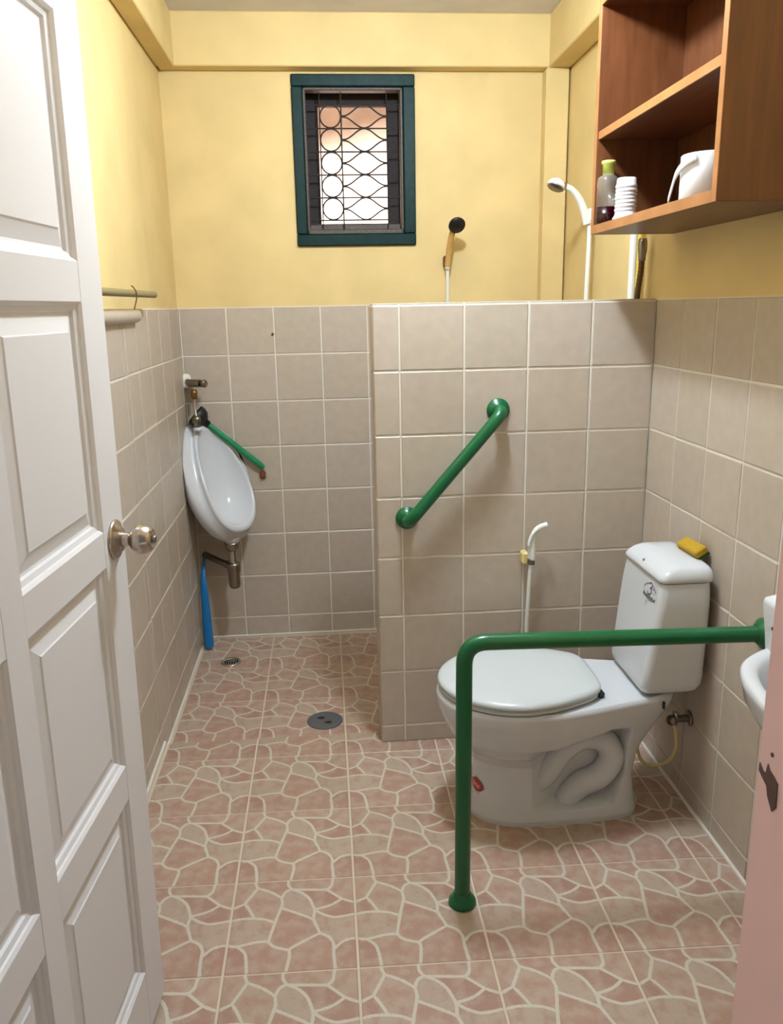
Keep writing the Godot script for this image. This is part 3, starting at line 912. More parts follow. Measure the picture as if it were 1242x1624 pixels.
	obj("lid_dot", rel(MB.new().lathe([Vector2(0.001, 0), Vector2(0.004, 0), Vector2(0.004, 0.002), Vector2(0.001, 0.002)], along(Vector3(-1, 0.5, 0), Vector3(1.4795, 0.755, 1.475)), 12), at), mats.dull_chrome, o)
	obj("tank_bolt", rel(MB.new().box(Vector3(1.507, 0.372, 1.607), Vector3(0.006, 0.022, 0.008), 0.001), at), mats.dark_plastic, o)
	# printed marks
	var lean := Vector3(0.112, 1.0, 0).normalized()
	var xq := 1.437 + 0.288 * 0.112 - 0.0008
	var c := Vector3(xq - 0.0012, 0.679, 1.556)
	obj("printed_mark", rel(card(c, Vector3(0, 0, 1), lean, 0.098, 0.074), at), tank_print(), o)
	var sk := MB.new()
	var cols := []
	# the sticker follows the round front of the pedestal
	for i in 9:
		var a := deg_to_rad(3.0 + 30.0 * i / 8.0) 
		cols.append([Vector3(1.15 - cos(a) * 0.1585, 0.0, zc + sin(a) * 0.0975 + 0.0), i / 8.0])
	sk.start()
	for i in 8:
		var a: Vector3 = cols[i][0]; var b: Vector3 = cols[i + 1][0]
		sk.quad(a + Vector3(0, 0.126, 0), b + Vector3(0, 0.126, 0), b + Vector3(0, 0.076, 0), a + Vector3(0, 0.076, 0), 1, Vector2(cols[i][1], 0), Vector2(cols[i + 1][1], 0), Vector2(cols[i + 1][1], 1), Vector2(cols[i][1], 1))
	obj("red_sticker", rel(sk, at), sticker_print(), o)
	# sponge lying on the tank lid's back edge
	var sp := thing("sponge", "yellow dish sponge with green scouring side behind the toilet tank lid", "sponge", Vector3(1.601, 0.783, 1.50))
	var b := Basis.from_euler(Vector3(0, 0, 0.55)) * Basis.from_euler(Vector3(0, 0.05, 0))
	obj("sponge_foam", MB.new().box(Vector3(0.004, 0.010, 0), Vector3(0.038, 0.022, 0.112), 0.004, b), mats.yellow_sponge, sp)
	obj("scouring_pad", MB.new().box(Vector3(0.004, 0.010, 0) + b * Vector3(0, -0.0145, 0), Vector3(0.038, 0.008, 0.111), 0.002, b), mats.green_scourer, sp)


func card(c: Vector3, right: Vector3, up: Vector3, w: float, h: float) -> MB:
	var mb := MB.new()
	var a := right * w / 2
	var b := up * h / 2
	mb.quad(c - a + b, c + a + b, c + a - b, c - a - b, -1, Vector2(0, 0), Vector2(1, 0), Vector2(1, 1), Vector2(0, 1))
	return mb


func stroke(im: Image, pts: Array, r: float, c: Color) -> void:
	for i in pts.size() - 1:
		var a: Vector2 = pts[i]; var b: Vector2 = pts[i + 1]
		var steps := int(a.distance_to(b)) + 1
		for k in steps + 1:
			var p := a.lerp(b, float(k) / steps)
			for y in range(int(p.y - r), int(p.y + r) + 1):
				for x in range(int(p.x - r), int(p.x + r) + 1):
					if x >= 0 and y >= 0 and x < im.get_width() and y < im.get_height() and Vector2(x, y).distance_to(p) <= r:
						im.set_pixel(x, y, c)


func printed(im: Image, called: String) -> StandardMaterial3D:
	im.generate_mipmaps()
	var m := mat(called, Color.WHITE, 0.3)
	m.albedo_texture = ImageTexture.create_from_image(im)
	m.transparency = BaseMaterial3D.TRANSPARENCY_ALPHA_SCISSOR
	m.alpha_scissor_threshold = 0.5
	m.texture_repeat = false
	return m


func tank_print() -> StandardMaterial3D:
	var im := Image.create(256, 192, false, Image.FORMAT_RGBA8)
	im.fill(Color(1, 1, 1, 0))
	var grey := Color(0.36, 0.42, 0.45)
	var ring := []
	for i in 49:
		var a := TAU * i / 48.0
		ring.append(Vector2(128 + cos(a) * 112, 72 + sin(a) * 58))
	stroke(im, ring.slice(3, 23), 2.6, grey)
	stroke(im, ring.slice(24, 35), 2.6, grey)
	stroke(im, ring.slice(37, 45), 2.6, grey)
	var plum := Color(0.42, 0.15, 0.36)
	stroke(im, [Vector2(104, 10), Vector2(130, 4), Vector2(148, 14), Vector2(144, 32), Vector2(120, 44)], 5.0, plum)
	stroke(im, [Vector2(120, 44), Vector2(144, 50), Vector2(148, 70), Vector2(130, 88), Vector2(100, 92), Vector2(82, 80)], 5.5, plum)
	var ink := Color(0.16, 0.22, 0.25)
	stroke(im, [Vector2(172, 34), Vector2(190, 40)], 4.5, ink)
	stroke(im, [Vector2(210, 40), Vector2(222, 52)], 4.0, ink)
	stroke(im, [Vector2(165, 70), Vector2(200, 66)], 2.0, grey)
	# a dark word whose letters can no longer be read
	for k in 9:
		var p := Vector2(22 + k * 23.0, 98 + (3 if k % 2 else 0))
		stroke(im, [p, p + Vector2(1, 22)], 3.6, ink)
		if k % 3 != 1:
			stroke(im, [p + Vector2(2, 11), p + Vector2(14, 9 + 4 * (k % 2))], 3.0, ink)
		if k % 2 == 0:
			stroke(im, [p + Vector2(14, 1), p + Vector2(15, 20)], 3.0, ink)
	stroke(im, [Vector2(92, 146), Vector2(92, 158)], 5.0, Color(0.35, 0.42, 0.45))
	stroke(im, [Vector2(88, 168), Vector2(86, 186)], 3.0, Color(0.55, 0.62, 0.64))
	return printed(im, "tank_mark")


func sticker_print() -> StandardMaterial3D:
	var im := Image.create(128, 96, false, Image.FORMAT_RGBA8)
	im.fill(Color(1, 1, 1, 0))
	for y in 96:
		for x in 128:
			var q := Vector2((x - 64.0) / 62.0, (y - 44.0) / 40.0)
			if q.length() < 1.0:
				im.set_pixel(x, y, Color(0.52, 0.05, 0.09) if q.length() > 0.8 else Color(0.68, 0.12, 0.14))
	var pale := Color(0.93, 0.72, 0.72)
	for k in 4:
		var p := Vector2(30 + k * 18, 32 + k * 3)
		stroke(im, [p, p + Vector2(2, 22)], 3.0, pale)
		stroke(im, [p + Vector2(1, 10), p + Vector2(9, 14 - 6 * (k % 2))], 2.5, pale)
	stroke(im, [Vector2(50, 90), Vector2(96, 92)], 2.5, Color(0.4, 0.4, 0.42))
	return printed(im, "red_sticker")


func rails() -> void:
	# the slanting rail on the partition
	var a := Vector3(0.850, 0.799, ZP)
	var b := Vector3(1.142, 1.137, ZP)
	var off := Vector3(0, 0, 0.068)
	var o := thing("grab_bar", "slanting dark green grab bar screwed to the tiled partition", "grab bar", a)
	var d := (b - a).normalized()
	obj("bar", rel(MB.new().tube(fillet([a + Vector3(0, 0, 0.004), a + off, b + off, b + Vector3(0, 0, 0.004)], 0.045, 8), 0.0195, 20), a), mats.green_paint, o)
	for p in [a, b]:
		obj("flange", rel(MB.new().lathe([Vector2(0.001, 0.0005), Vector2(0.036, 0.0005), Vector2(0.037, 0.005), Vector2(0.034, 0.009), Vector2(0.025, 0.012), Vector2(0.022, 0.020), Vector2(0.001, 0.020)], along(Vector3(0, 0, 1), p), 28), a), mats.green_paint, o)
	# the floor-to-wall rail in front of the toilet
	var f := Vector3(0.899, 0, 1.869)
	var l := thing("support_rail", "bent dark green rail from the floor to the right wall", "grab bar", f)
	obj("bar", rel(MB.new().tube(fillet([f + Vector3(0, 0.004, 0), Vector3(0.902, 0.705, 1.869), Vector3(W - 0.004, 0.681, 1.852)], 0.055, 8), 0.0195, 24), f), mats.green_paint, l)
	obj("foot_flange", rel(MB.new().lathe([Vector2(0.001, 0.0005), Vector2(0.033, 0.0005), Vector2(0.035, 0.004), Vector2(0.034, 0.011), Vector2(0.029, 0.018), Vector2(0.023, 0.024), Vector2(0.021, 0.034), Vector2(0.001, 0.034)], Transform3D(Basis.IDENTITY, f), 28), f), mats.green_paint, l)
	obj("wall_flange", rel(MB.new().lathe([Vector2(0.001, 0.001), Vector2(0.038, 0.001), Vector2(0.039, 0.006), Vector2(0.036, 0.012), Vector2(0.027, 0.018), Vector2(0.022, 0.026), Vector2(0.001, 0.026)], along(Vector3(-1, 0, 0), Vector3(W, 0.681, 1.852)), 28), f), mats.green_paint, l)


func urinal() -> void:
	var s2 := sqrt(0.5)
	var dg := Vector3(s2, 0, s2)      # out of the corner
	var sd := Vector3(s2, 0, -s2)     # to the right seen from the room
	var at := Vector3(0.15, 0.47, 0.15)
	var o := thing("urinal", "white ceramic corner urinal hung between the left and back walls", "urinal", at)
	var n := 64
	# the rim: s runs from the top (0) to the lip (1)
	var rim := func(i: int, k: float) -> Vector3:
		var a := TAU * i / n
		var s := 0.5 - 0.5 * cos(a) * k
		var side := signf(sin(a)) * pow(absf(sin(a)), 0.9) * k
		var w := 0.140 * (0.64 + 0.46 * s - 0.08 * s * s)
		var t := 0.082 + 0.238 * (0.78 * s + 0.22 * s * s) + 0.012 * sin(PI * s)
		var y := 0.975 - 0.435 * s
		return dg * t + Vector3.UP * y + sd * (side * w + 0.022 * sin(PI * minf(1.0, s * 0.75 + 0.12)))
	var slope := (dg * 0.238 + Vector3.UP * -0.435).normalized()
	var nrm := (dg * 0.435 + Vector3.UP * 0.238).normalized()   # out of the bowl's mouth
	var back := func(i: int) -> Vector3:
		var a := TAU * i / n
		var s := 0.5 - 0.5 * signf(cos(a)) * pow(absf(cos(a)), 0.8)
		var w := 0.148 * signf(sin(a)) * pow(absf(sin(a)), 0.78)
		var y := 0.972 - 0.365 * s
		return dg * (absf(w) + 0.001) + Vector3.UP * y + sd * w
	var rings := []
	# from deep inside the bowl out over the rim and back to the walls
	var centre := dg * 0.185 + Vector3.UP * 0.735
	for kk in [0.01, 0.05, 0.09, 0.13, 0.18, 0.24, 0.3, 0.36, 0.43, 0.5, 0.6, 0.68, 0.74, 0.79, 0.83, 0.86, 0.88, 0.90]:
		var q := [kk, 0.108 * (1.0 - pow(kk / 0.885, 3.0)) - 0.004 * smoothstep(0.84, 0.9, kk)]
		var ring := PackedVector3Array()
		for i in n:
			var p: Vector3 = rim.call(i, q[0])
			var top: float = 0.5 - 0.5 * cos(TAU * i / n) * q[0]
			ring.append(p - nrm * q[1] * (0.40 + 0.60 * smoothstep(0.0, 0.95, top)))
		rings.append(ring)
	for q in [[0.93, -0.0075], [0.965, -0.006], [0.99, -0.001], [1.0, 0.006], [1.0, 0.016]]:
		var ring := PackedVector3Array()
		for i in n:
			ring.append(rim.call(i, q[0]) - nrm * q[1])
		rings.append(ring)
	for k in range(1, 11):
		var t := k / 10.0
		var ring := PackedVector3Array()
		for i in n:
			var a := TAU * i / n
			var low := maxf(0.0, -cos(a))
			var from: Vector3 = rim.call(i, 1.0) - nrm * 0.016
			var to: Vector3 = back.call(i)
			var p := from.lerp(to, t)
			# the belly hangs below the lip, then runs back to the walls
			p += Vector3.UP * (-0.072 * low * low * sin(PI * pow(t, 0.66)))
			p += sd * (signf(sin(a)) * 0.028 * absf(sin(a)) * sin(PI * pow(t, 0.8)))
			p.x = maxf(p.x, 0.0005)
			p.z = maxf(p.z, 0.0005)
			ring.append(p)
		rings.append(ring)
	obj("bowl", rel(MB.new().loft(rings, true, false, 1), at), mats.ceramic, o)
	obj("inlet_collar", rel(MB.new().lathe([Vector2(0.001, 0), Vector2(0.019, 0), Vector2(0.018, 0.012), Vector2(0.014, 0.016), Vector2(0.001, 0.016)], Transform3D(Basis.IDENTITY, Vector3(0.057, 0.960, 0.104)), 20), at), mats.ceramic, o)
	obj("outlet", rel(MB.new().lathe([Vector2(0.001, 0.040), Vector2(0.040, 0.040), Vector2(0.036, 0.018), Vector2(0.032, 0.0), Vector2(0.001, 0.0)], Transform3D(Basis.IDENTITY, dg * 0.250 + Vector3.UP * 0.482), 24), at), mats.ceramic, o)
	# trap under it
	var dr := dg * 0.250
	var tr := thing("trap_pipe", "chrome bottle trap and waste pipe under the urinal", "pipe", dr + Vector3.UP * 0.48)
	var org := dr + Vector3.UP * 0.48
	obj("nut", rel(MB.new().lathe([Vector2(0.001, 0.484), Vector2(0.033, 0.484), Vector2(0.033, 0.474), Vector2(0.028, 0.456), Vector2(0.023, 0.446), Vector2(0.001, 0.446)], Transform3D(Basis.IDENTITY, dr), 20), org), mats.dull_chrome, tr)
	obj("tail_pipe", rel(MB.new().tube([dr + Vector3.UP * 0.452, dr + Vector3.UP * 0.37], 0.017, 16), org), mats.chrome, tr)
	obj("trap_cup", rel(MB.new().lathe([Vector2(0.001, 0.392), Vector2(0.021, 0.392), Vector2(0.029, 0.384), Vector2(0.029, 0.350), Vector2(0.025, 0.342), Vector2(0.025, 0.290), Vector2(0.021, 0.276), Vector2(0.001, 0.275)], Transform3D(Basis.IDENTITY, dr), 20), org), mats.dull_chrome, tr)
	obj("waste_arm", rel(MB.new().tube([dr + Vector3.UP * 0.366, dg * 0.16 + Vector3.UP * 0.376, dg * 0.045 + Vector3.UP * 0.388], [0.018, 0.0145, 0.0145], 14), org), mats.dull_chrome, tr)
	obj("arm_nut", rel(MB.new().tube([dg * 0.20 + Vector3.UP * 0.372, dg * 0.225 + Vector3.UP * 0.370], 0.018, 12), org), mats.dull_chrome, tr)
	# flush valve
	var vp := Vector3(0.045, 1.158, 0.055)
	var v := thing("flush_valve", "small chrome flush valve in the corner above the urinal", "valve", vp)
	obj("wall_plaster_patch", rel(MB.new().lathe([Vector2(0.001, 0), Vector2(0.034, 0), Vector2(0.028, 0.006), Vector2(0.001, 0.007)], along(dg, Vector3(0.006, 1.162, 0.006) + dg * 0.004), 14), vp), mats.grout, v)
	obj("wall_stub", rel(MB.new().tube([dg * 0.01 + Vector3.UP * 1.160, dg * 0.075 + Vector3.UP * 1.158], 0.013, 14), vp), mats.dull_chrome, v)
	obj("body", rel(MB.new().tube([Vector3(0.030, 1.158, 0.070), Vector3(0.078, 1.158, 0.088)], 0.0165, 16), vp), mats.dull_chrome, v)
	obj("push_button", rel(MB.new().lathe([Vector2(0.001, 0), Vector2(0.012, 0), Vector2(0.012, 0.014), Vector2(0.016, 0.016), Vector2(0.017, 0.030), Vector2(0.012, 0.034), Vector2(0.009, 0.031), Vector2(0.001, 0.031)], along(Vector3(1, 0, 0.45), Vector3(0.074, 1.157, 0.086)), 18), vp), mats.dull_chrome, v)
	obj("lower_nut", rel(MB.new().lathe([Vector2(0.001, 0.04), Vector2(0.013, 0.04), Vector2(0.015, 0.026), Vector2(0.014, 0.006), Vector2(0.010, 0.0), Vector2(0.001, 0.0)], Transform3D(Basis.IDENTITY, Vector3(0.050, 1.092, 0.088)), 16), vp), mats.brass, v)
	obj("flush_tube", rel(MB.new().tube(spline([Vector3(0.050, 1.096, 0.088), Vector3(0.049, 1.06, 0.094), Vector3(0.055, 1.02, 0.106)], 4), 0.0065, 12), vp), mats.chrome, v)
	obj("spud_nut", rel(MB.new().lathe([Vector2(0.001, 0.048), Vector2(0.011, 0.048), Vector2(0.018, 0.038), Vector2(0.018, 0.020), Vector2(0.013, 0.014), Vector2(0.013, 0.0), Vector2(0.001, 0.0)], Transform3D(Basis.IDENTITY, Vector3(0.056, 0.976, 0.108)), 16), vp), mats.dull_chrome, v)
	# plunger wedged behind the urinal
	var pa := Vector3(0.058, 1.008, 0.048)
	var pb := Vector3(0.318, 0.775, 0.020)
	var pl := thing("plunger", "black rubber plunger with green handle wedged behind the urinal", "plunger", pa)
	var ax := (pb - pa).normalized()
	obj("rubber_cup", rel(MB.new().lathe([Vector2(0.033, 0.006), Vector2(0.044, 0.0), Vector2(0.047, 0.006), Vector2(0.046, 0.022), Vector2(0.040, 0.038), Vector2(0.026, 0.050), Vector2(0.017, 0.056), Vector2(0.015, 0.074), Vector2(0.001, 0.074)], along(ax, pa - ax * 0.024), 28), pa), mats.black_rubber, pl)
	obj("handle", rel(MB.new().tube([pa + ax * 0.030, pa + ax * 0.10, pb - ax * 0.02, pb], [0.011, 0.0125, 0.0135, 0.010], 14), pa), mats.green_plastic, pl)
	obj("rusty_bracket", MB.new().box(Vector3.ZERO, Vector3(0.026, 0.034, 0.018), 0.006), mats.rust, self, Vector3(0.312, 0.742, 0.010))
	tag(get_node("rusty_bracket"), "tiny rusty brown bracket on back wall below the plunger handle's end", "bracket")
	# blue strip of hose hanging from the waste arm
	var bl := thing("blue_hose", "flat bright blue hose hanging in the corner below the urinal", "hose", Vector3(0.035, 0.36, 0.10))
	var bp := [Vector3(0.036, 0.395, 0.046), Vector3(0.033, 0.36, 0.075), Vector3(0.031, 0.318, 0.110), Vector3(0.034, 0.24, 0.128), Vector3(0.036, 0.10, 0.136), Vector3(0.038, 0.0, 0.140), Vector3(0.040, SHOWER + 0.012, 0.142)]
	obj("strip", rel(MB.new().tube(bp, [0.006, 0.007, 0.012, 0.017, 0.021, 0.023, 0.018], 16, Vector2(1.0, 0.45)), Vector3(0.035, 0.36, 0.10)), mats.blue_plastic, bl)


func showers() -> void:
	# black-faced hand shower on the back wall
	var c := Vector3(1.140, 1.640, 0.03)
	var o := thing("hand_shower", "black faced hand shower with ochre handle on the back wall", "shower", c)
	obj("holder", rel(MB.new().box(Vector3(1.138, 1.640, 0.016), Vector3(0.026, 0.044, 0.040), 0.006), c), mats.rust, o)
	var hp := [Vector3(1.139, 1.618, 0.048), Vector3(1.141, 1.67, 0.066), Vector3(1.146, 1.725, 0.094), Vector3(1.153, 1.768, 0.124)]
	obj("handle", rel(MB.new().tube(spline(hp, 4), 0.0125, 14), c), mats.ochre_plastic, o)
	var hx := along(Vector3(0.10, -0.62, 0.8), Vector3(1.160, 1.786, 0.126))
	obj("head", rel(MB.new().lathe([Vector2(0.001, -0.004), Vector2(0.018, 0.0), Vector2(0.032, 0.014), Vector2(0.035, 0.022), Vector2(0.034, 0.027), Vector2(0.001, 0.028)], hx, 28), c), mats.dark_plastic, o)
	obj("hose", rel(MB.new().tube(spline([Vector3(1.139, 1.622, 0.046), Vector3(1.139, 1.55, 0.044), Vector3(1.140, 1.46, 0.040), Vector3(1.142, 1.2, 0.036), Vector3(1.15, 0.75, 0.03), Vector3(1.16, 0.7, 0.008)], 6), 0.0075, 12), c), mats.white_plastic, o)
	obj("collar", rel(MB.new().lathe([Vector2(0.001, 0.0), Vector2(0.010, 0.0), Vector2(0.012, 0.018), Vector2(0.001, 0.018)], Transform3D(Basis.IDENTITY, Vector3(1.139, 1.602, 0.046)), 14), c), mats.white_plastic, o)
	# white shower on the right wall of the stall
	var b := Vector3(1.60, 1.77, 0.476)
	var s := thing("wall_shower", "white hand shower on a bracket on the right wall", "shower", b)
	obj("bracket", rel(MB.new().box(Vector3(1.614, 1.770, 0.476), Vector3(0.044, 0.050, 0.032), 0.008), b), mats.white_plastic, s)
	var path := spline([Vector3(1.598, 1.742, 0.476), Vector3(1.583, 1.785, 0.480), Vector3(1.560, 1.828, 0.486), Vector3(1.530, 1.858, 0.492), Vector3(1.497, 1.872, 0.498)], 6)
	var rad := []
	for i in path.size():
		rad.append(lerpf(0.0165, 0.0105, float(i) / (path.size() - 1)))
	obj("handle", rel(MB.new().tube(path, rad, 16), b), mats.white_plastic, s)
	obj("ring", rel(MB.new().tube([Vector3(1.504, 1.870, 0.496), Vector3(1.495, 1.872, 0.498)], 0.0125, 14), b), mats.dull_chrome, s)
	var hd := along(Vector3(-0.45, -1.0, 0.25), Vector3(1.472, 1.882, 0.503))
	obj("head", rel(MB.new().lathe([Vector2(0.001, -0.012), Vector2(0.014, -0.011), Vector2(0.028, -0.002), Vector2(0.034, 0.010), Vector2(0.033, 0.018), Vector2(0.001, 0.020)], hd, 28), b), mats.white_plastic, s)
	obj("spray_plate", rel(MB.new().lathe([Vector2(0.001, 0.019), Vector2(0.029, 0.019), Vector2(0.029, 0.0215), Vector2(0.001, 0.0225)], hd, 28), b), mats.dull_chrome, s)
	obj("hose", rel(MB.new().tube(spline([Vector3(1.604, 1.748, 0.476), Vector3(1.607, 1.70, 0.476), Vector3(1.606, 1.6, 0.476), Vector3(1.604, 1.46, 0.476), Vector3(1.60, 1.0, 0.48), Vector3(1.61, 0.75, 0.48), Vector3(1.629, 0.72, 0.48)], 6), 0.0085, 12), b), mats.white_plastic, s)


func bidet() -> void:
	var c := Vector3(1.235, 0.66, ZP + 0.03)
	var o := thing("bidet_sprayer", "white hand bidet sprayer hung on the partition beside the toilet tank", "sprayer", c)
	obj("holder", rel(MB.new().box(Vector3(1.232, 0.656, ZP + 0.020), Vector3(0.022, 0.040, 0.040), 0.005), c), mats.cream_plastic, o)
	obj("body", rel(MB.new().tube(spline([Vector3(1.2475, 0.652, ZP + 0.05), Vector3(1.249, 0.69, ZP + 0.05), Vector3(1.2495, 0.72, ZP + 0.05), Vector3(1.257, 0.748, ZP + 0.051), Vector3(1.274, 0.764, ZP + 0.052), Vector3(1.296, 0.771, ZP + 0.053)], 5), [0.012, 0.0125, 0.013, 0.013, 0.013, 0.0128, 0.012, 0.0118, 0.0115, 0.011, 0.0105, 0.0102, 0.010, 0.0098, 0.0096, 0.0095, 0.0095, 0.0094, 0.0094, 0.0093, 0.0092, 0.0092, 0.0092, 0.0094, 0.0096, 0.0096], 14), c), mats.white_plastic, o)
	obj("lever", rel(MB.new().tube(spline([Vector3(1.262, 0.758, ZP + 0.058), Vector3(1.246, 0.744, ZP + 0.062), Vector3(1.237, 0.722, ZP + 0.064), Vector3(1.236, 0.708, ZP + 0.064)], 4), 0.0055, 10), c), mats.white_plastic, o)
	obj("nut", rel(MB.new().tube([Vector3(1.2475, 0.662, ZP + 0.05), Vector3(1.247, 0.640, ZP + 0.05)], 0.0125, 12), c), mats.dull_chrome, o)
	obj("hose", rel(MB.new().tube(spline([Vector3(1.247, 0.645, ZP + 0.05), Vector3(1.243, 0.55, ZP + 0.045), Vector3(1.2405, 0.40, ZP + 0.04), Vector3(1.245, 0.27, ZP + 0.04), Vector3(1.28, 0.2, ZP + 0.04), Vector3(1.33, 0.19, ZP + 0.03), Vector3(1.345, 0.20, ZP + 0.002)], 6), 0.0068, 12), c), mats.white_plastic, o)


func basin() -> void:
	var at := Vector3(W, 0.76, 2.37)
	var o := thing("wash_basin", "white wall basin with raised back at the right edge of the doorway", "basin", at)
	# plan outline of the rim from the far wall corner round the front to the near corner
	var half := [[0.0, -0.262], [0.10, -0.262], [0.150, -0.255], [0.186, -0.238], [0.236, -0.196], [0.266, -0.135], [0.282, -0.06], [0.286, 0.0]]
	var plan := []
	for q in half:
		plan.append(Vector2(q[0], q[1]))
	for i in range(half.size() - 2, -1, -1):
		plan.append(Vector2(half[i][0], -half[i][1]))
	var pts := []
	for q in plan:
		pts.append(Vector3(q.x, 0, q.y))
	var fine := spline(pts, 4)
	var ring := func(k: float, y: float, cx: float, kx: float) -> PackedVector3Array:
		var r := PackedVector3Array()
		for p in fine:
			r.append(Vector3(W - (cx + (p.x - cx) * kx), y, 2.37 + p.z * k))
		return r
	var shell := MB.new()
	shell.loft([ring.call(0.25, 0.752 - 0.13, 0.12, 0.3), ring.call(0.62, 0.752 - 0.105, 0.12, 0.62), ring.call(0.86, 0.752 - 0.06, 0.10, 0.87), ring.call(0.96, 0.752 - 0.03, 0.05, 0.97), ring.call(0.985, 0.748, 0.0, 0.99), ring.call(1.0, 0.757, 0.0, 1.0), ring.call(0.995, 0.766, 0.0, 0.997), ring.call(0.975, 0.771, 0.02, 0.98),
		ring.call(0.90, 0.769, 0.115, 0.85), ring.call(0.865, 0.762, 0.118, 0.80), ring.call(0.79, 0.730, 0.12, 0.72), ring.call(0.55, 0.690, 0.12, 0.5), ring.call(0.12, 0.672, 0.12, 0.12)], true, true, 1)
	obj("bowl", rel(shell, at), mats.ceramic, o)
	var up := MB.new()
	var rr := []
	for q in [[0.760, 0.155, 0.262], [0.800, 0.160, 0.262], [0.868, 0.170, 0.262], [0.878, 0.168, 0.260], [0.884, 0.150, 0.255], [0.900, 0.06, 0.24], [0.905, 0.02, 0.23]]:
		rr.append(rounded_rect(W - q[1], W - 0.001, 2.37 - q[2], 2.37 + q[2], q[0], 0.012, 0.004))
	up.loft(rr)
	obj("upstand", rel(up, at), mats.ceramic, o)
	obj("tap_hole_plug", rel(MB.new().lathe([Vector2(0.001, 0), Vector2(0.0035, 0), Vector2(0.0035, 0.003), Vector2(0.001, 0.003)], along(Vector3(-1, 0, 0), Vector3(W - 0.1635, 0.826, 2.152)), 10), at), mats.dark_plastic, o)
	obj("waste_pipe", rel(MB.new().tube(fillet([Vector3(W - 0.12, 0.63, 2.37), Vector3(W - 0.12, 0.45, 2.37), Vector3(W, 0.45, 2.37)], 0.04), 0.018, 14), at), mats.white_plastic, o)


func pipes() -> void:
	# on the right wall behind the partition, under the shelf unit
	var a := thing("white_pipe", "straight white plastic pipe on the right wall below the shelf unit", "pipe", Vector3(1.617, 1.0, 0.905))
	obj("tube", MB.new().tube([Vector3(0, -0.9, 0), Vector3(0, 1.30, 0)], 0.0125, 14), mats.white_plastic, a)
	var b := thing("yellow_pipe", "thin yellow painted conduit beside the white pipe", "pipe", Vector3(1.622, 1.0, 0.948))
	obj("tube", MB.new().tube([Vector3(0, -0.9, 0), Vector3(0, 1.30, 0)], 0.009, 12), mats.yellow_conduit, b)
	var c := thing("braided_hose", "dark braided hose rising from the partition top under the shelf unit", "hose", Vector3(1.600, 1.463, 1.01))
	obj("nut", MB.new().lathe([Vector2(0.001, 0.185), Vector2(0.012, 0.185), Vector2(0.0145, 0.175), Vector2(0.0145, 0.150), Vector2(0.012, 0.135), Vector2(0.011, 0.118), Vector2(0.001, 0.118)], Transform3D(Basis.IDENTITY, Vector3(0.006, 0, 0)), 12), mats.dull_chrome, c)
	var hp := spline([Vector3(0.006, 0.122, 0), Vector3(0.004, 0.08, 0), Vector3(-0.002, 0.03, 0.002), Vector3(-0.004, -0.002, 0.002)], 8)
	var rr := []
	for i in hp.size():
		rr.append(0.0085 + (0.0010 if i % 2 else 0.0))
	obj("hose", MB.new().tube(hp, rr, 12), mats.brown_braid, c)
	# stop valve and hose below the tank
	var v := thing("stop_valve", "dark chrome stop valve with looped hose below the toilet tank", "valve", Vector3(1.60, 0.27, 1.505))
	obj("wall_plate", MB.new().lathe([Vector2(0.001, 0), Vector2(0.024, 0), Vector2(0.022, 0.006), Vector2(0.001, 0.008)], along(Vector3(-1, 0, 0), Vector3(0.034, 0, 0)), 20), mats.dull_chrome, v)
	obj("body", MB.new().tube([Vector3(0.03, 0, 0), Vector3(-0.02, 0, 0)], 0.011, 14), mats.dull_chrome, v)
	obj("outlet", MB.new().tube([Vector3(-0.010, -0.022, 0), Vector3(-0.010, 0.022, 0)], 0.0095, 12), mats.chrome, v)
	obj("handle", MB.new().lathe([Vector2(0.001, 0), Vector2(0.014, 0), Vector2(0.017, 0.006), Vector2(0.014, 0.014), Vector2(0.001, 0.015)], along(Vector3(-0.8, 0, 0.6), Vector3(-0.018, 0, 0.003)), 10), mats.dull_chrome, v)
	obj("hose", MB.new().tube(spline([Vector3(-0.010, -0.020, 0), Vector3(0.0, -0.09, 0.0), Vector3(-0.005, -0.155, -0.03), Vector3(-0.035, -0.198, -0.075), Vector3(-0.065, -0.185, -0.100), Vector3(-0.068, -0.12, -0.125), Vector3(-0.03, -0.01, -0.125), Vector3(-0.008, 0.132, -0.120)], 6), 0.0055, 10), mats.cream_plastic, v)


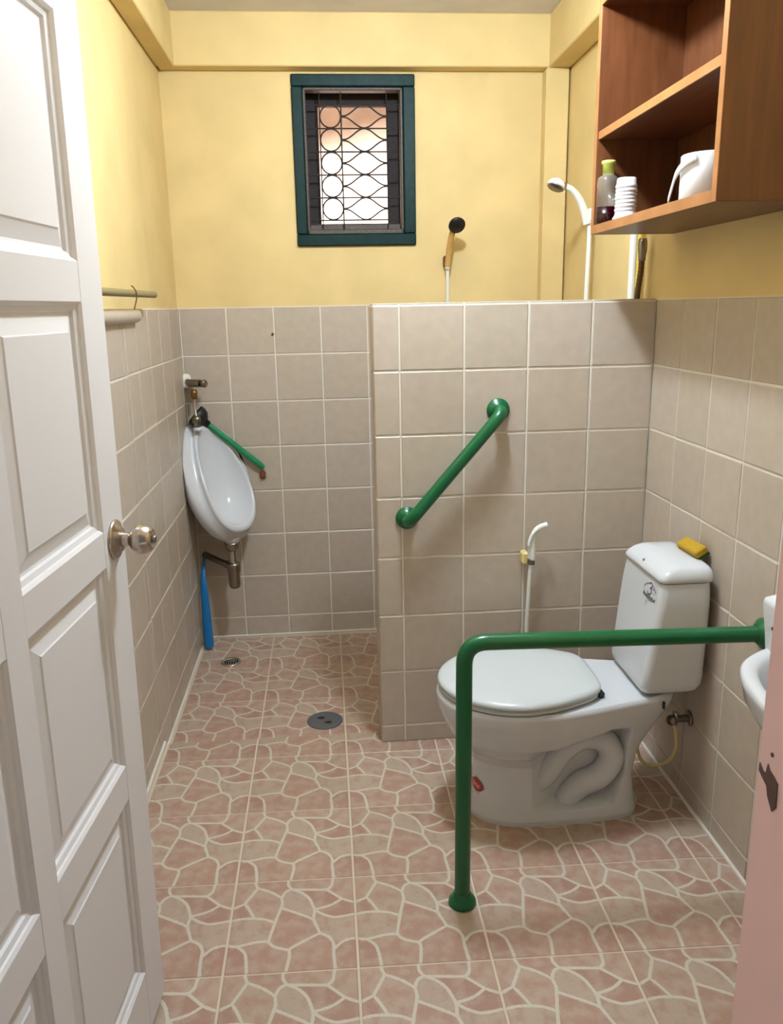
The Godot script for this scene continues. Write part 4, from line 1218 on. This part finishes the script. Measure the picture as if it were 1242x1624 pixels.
func small_things() -> void:
	# rail on the left wall above the tiles
	var r := thing("towel_rail", "thin olive plastic rod along the left wall above the tiles", "towel rail", Vector3(0.05, 1.507, 1.30))
	obj("rod", MB.new().tube([Vector3(0, 0.003, -0.555), Vector3(0, 0.001, 0), Vector3(0, 0.0, 0.60)], 0.0105, 16), mats.olive_plastic, r)
	for z in [-0.23, 0.48]:
		obj("hook", MB.new().tube(spline([Vector3(0.002, -0.044, z), Vector3(0.007, -0.030, z), Vector3(0.0125, -0.010, z), Vector3(0.0125, 0.006, z), Vector3(0.006, 0.018, z), Vector3(0.0, 0.024, z)], 5), 0.0018, 8), mats.rust, r)
	# round-edged ceramic ledge
	var l := thing("ceramic_ledge", "short beige round-edged ledge at the top of the left wall tiles", "ledge", Vector3(0.0, 1.444, 1.20))
	var rings := []
	for z in [-0.352, -0.350, -0.346, 0.35]:
		var ring := PackedVector3Array()
		var k := 0.90 if z == -0.352 else (0.97 if z == -0.350 else 1.0)
		for i in 15:
			var t := -PI / 2 + PI * i / 14.0
			ring.append(Vector3(0.006 + cos(t) * 0.020 * k, sin(t) * 0.022 * k, z))
		ring.append(Vector3(0.001, 0.022 * k, z))
		ring.append(Vector3(0.001, -0.022 * k, z))
		rings.append(ring)
	obj("ledge", MB.new().loft(rings), mats.wall_tile_2, l)
	# floor drains
	var d := thing("floor_drain", "round grey metal cover with two finger holes set in the floor", "drain", Vector3(0.556, SHOWER, 0.846))
	obj("cover", MB.new().lathe([Vector2(0.001, 0.0), Vector2(0.066, 0.0), Vector2(0.066, 0.002), Vector2(0.063, 0.0035), Vector2(0.060, 0.0030), Vector2(0.001, 0.0030)], Transform3D.IDENTITY, 40), mat("grey_cover", Color(0.36, 0.37, 0.38), 0.55, 0.3), d)
	for q in [[-0.014, -0.018], [0.012, 0.018]]:
		obj("finger_hole", MB.new().lathe([Vector2(0.001, 0.0029), Vector2(0.010, 0.0029), Vector2(0.0105, 0.0036), Vector2(0.0085, 0.0036), Vector2(0.008, 0.0032), Vector2(0.001, 0.0032)], Transform3D(Basis.from_scale(Vector3(1.3, 1, 0.8)), Vector3(q[0], 0, q[1])), 16), mats.dark_plastic, d)
	var e := thing("chrome_drain", "small chrome drain grid set in the floor under the urinal", "drain", Vector3(0.151, SHOWER, 0.285))
	obj("ring", MB.new().lathe([Vector2(0.028, 0.0), Vector2(0.043, 0.0), Vector2(0.043, 0.003), Vector2(0.038, 0.006), Vector2(0.030, 0.004), Vector2(0.028, 0.0)], Transform3D.IDENTITY, 28), mats.chrome, e)
	obj("well", MB.new().lathe([Vector2(0.001, 0.0), Vector2(0.029, 0.0), Vector2(0.029, 0.0015), Vector2(0.001, 0.0015)], Transform3D.IDENTITY, 24), mats.dark_plastic, e)
	for k in 5:
		var x := -0.020 + 0.010 * k
		var h := sqrt(0.029 * 0.029 - x * x)
		obj("bar", MB.new().box(Vector3(x, 0.003, 0), Vector3(0.004, 0.003, 2 * h), 0.0008), mats.chrome, e)
	obj("wall_screw", MB.new().lathe([Vector2(0.001, 0), Vector2(0.005, 0), Vector2(0.006, 0.004), Vector2(0.003, 0.009), Vector2(0.001, 0.010)], Transform3D(Basis(Vector3.RIGHT, PI / 2), Vector3.ZERO), 10), mats.rust, self, Vector3(0.388, 1.352, 0.001))
	tag(get_node("wall_screw"), "tiny rusty screw in a joint high on the back wall tiles", "screw")


func outside() -> void:
	var n := setting("trim_7", "sunlit pale pink plastered wall of the house outside the window", "outside wall")
	obj("plaster", MB.new().box(Vector3(0.76, 1.9, -0.80), Vector3(7.0, 4.4, 0.2)), mats.pale_pink_plaster, n)
	obj("verge", MB.new().box(Vector3(0.76, 2.99, -0.55), Vector3(7.0, 0.08, 0.30), 0.0, Basis(Vector3(0, 0, 1), 0.22)), mats.white_plastic, n)
	obj("alley_ground", MB.new().box(Vector3(0.76, -0.25, -0.41), Vector3(7.0, 0.1, 0.58)), mats.concrete, n)
